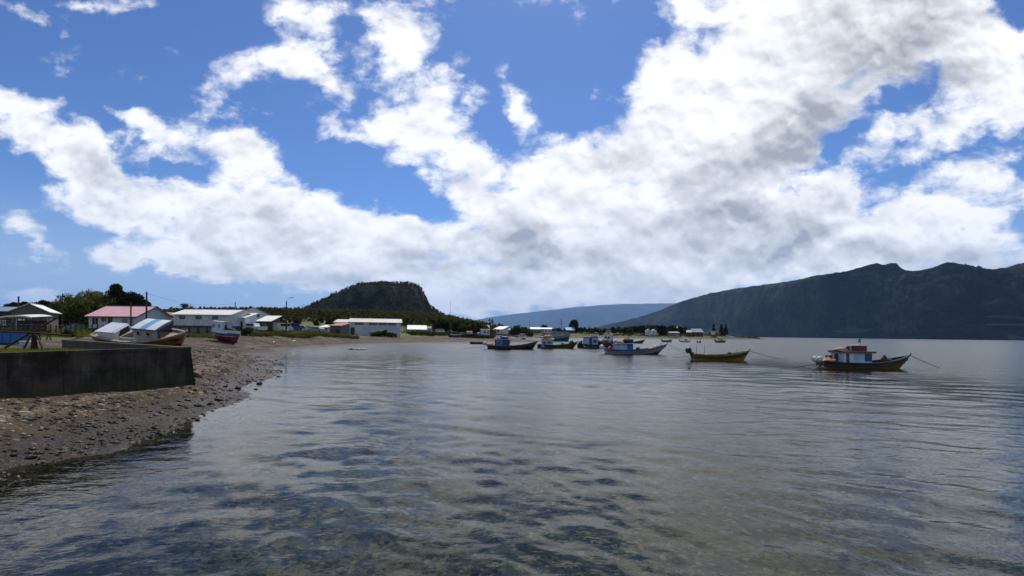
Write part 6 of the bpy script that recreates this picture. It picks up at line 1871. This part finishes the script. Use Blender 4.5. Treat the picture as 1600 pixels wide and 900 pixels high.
hb_ = MB(); hb_.box(2.45, 3.2, -.55, .55, .9, .96); hb_.build('dark_hold', BLACK, gb)
hb_ = MB(); hb_.tube([(2.35, .0, .95), (2.6, .05, 1.08), (2.85, .0, 1.0)], .09, 8); hb_.build('fender', WHITE, gb)
hb_ = MB(); hb_.beam((-3.95, 0, -.1), (-4.0, 0, 1.2), .08, .4); hb_.build('rudder', BLACK, gb)
hb_ = MB(); hb_.beam((-3.6, 0, -.05), (3.0, 0, -.05), .16, .22); hb_.build('keel', BLACK, gb)
for k, (xx, yy_) in enumerate(((2.8, -1.0), (-2.8, -1.15))):
    w_ = on(gb, (xx, yy_, 0)); zt = w_.z + .35
    e = empty('prop_log', ['dark log propping the bow of the grounded white and yellow boat', 'dark log propping the stern of the grounded white and yellow boat'][k], 'log', (w_.x, w_.y - .25, gz(w_.x, w_.y)))
    mb = MB(); mb.tube([(0, -.45, -.1), (0, 0, zt - e.location.z)], .09, 8); mb.build('log_body', DWOOD, e)

# ------------------------------------------------------------------ blue and red grounded boat
d1 = 62.0
x1 = X(350, d1)
rbx = empty('grounded_boat', 'white, blue and red cabin boat sitting upright on the upper beach', 'boat', (x1 - .1, d1, gz(x1, d1) + .58), (R(4), R(-4), R(160)))
rbx.scale = (.88, .88, .88)
RBH = Hull(4.6, 2.1, .95, .85, 1.35, .75, .6, .8, .45, 2.3)
make_hull(rbx, RBH, [(.5, DRED), (.53, WHITE), (.80, paint('hull_blue', (.01, .10, .22), .45, .15, 2, .3)), (.82, WHITE), (1, WHITE)], WHITE, WOOD, .4, WHITE)
c = cabin(rbx, -.6, 1.5, 1.6, .55, 2.0, paint('cabin_ice_blue', (.50, .60, .72), .5, .1, 2, .25), WHITE, [('s', .3, .6, .4, .45), ('s', .8, .6, .4, .45), ('p', .3, .6, .4, .45), ('p', .8, .6, .4, .45), ('f', .5, .6, .8, .4), ('b', .7, .55, .4, .7)], slant=.2, over=.08)
mb = MB(); mb.box(-.95, -.45, -.5, .5, 2.02, 2.08); mb.build('awning', RED, c)
for yy_ in (-.45, .45): mast(rbx, -.9, yy_, .7, 2.03, .03, DWOOD, 'stanchion')
heap(rbx, (-1.5, 0, .7), .5, .6, .4, NETD, 'dark gear lying in the cockpit of the blue and red grounded boat', 'gear', 'gear_bundle', 51)
mb = MB(); mb.beam((-2.4, 0, -.8), (1.6, 0, -.8), .14, .3); mb.build('keel', DRED, rbx)
mb = MB(); mb.beam((-2.62, 0, -.75), (-2.66, 0, .5), .06, .3); mb.build('rudder', DRED, rbx)

# ------------------------------------------------------------------ haze
hz_m, hz_t, hz_o = new_mat('haze_air')
pv = hz_t.new('ShaderNodeVolumePrincipled')
pv.inputs['Color'].default_value = (.34, .56, 1.0, 1)
pv.inputs['Density'].default_value = 0.000023
pv.inputs['Anisotropy'].default_value = 0.2
hz_t.l.new(pv.outputs[0], hz_o.inputs['Volume'])
mb = MB(); mb.box(-50000, 55000, -400, 48000, -60, 3200)
tag(mb.build('haze', hz_m), kind='stuff')
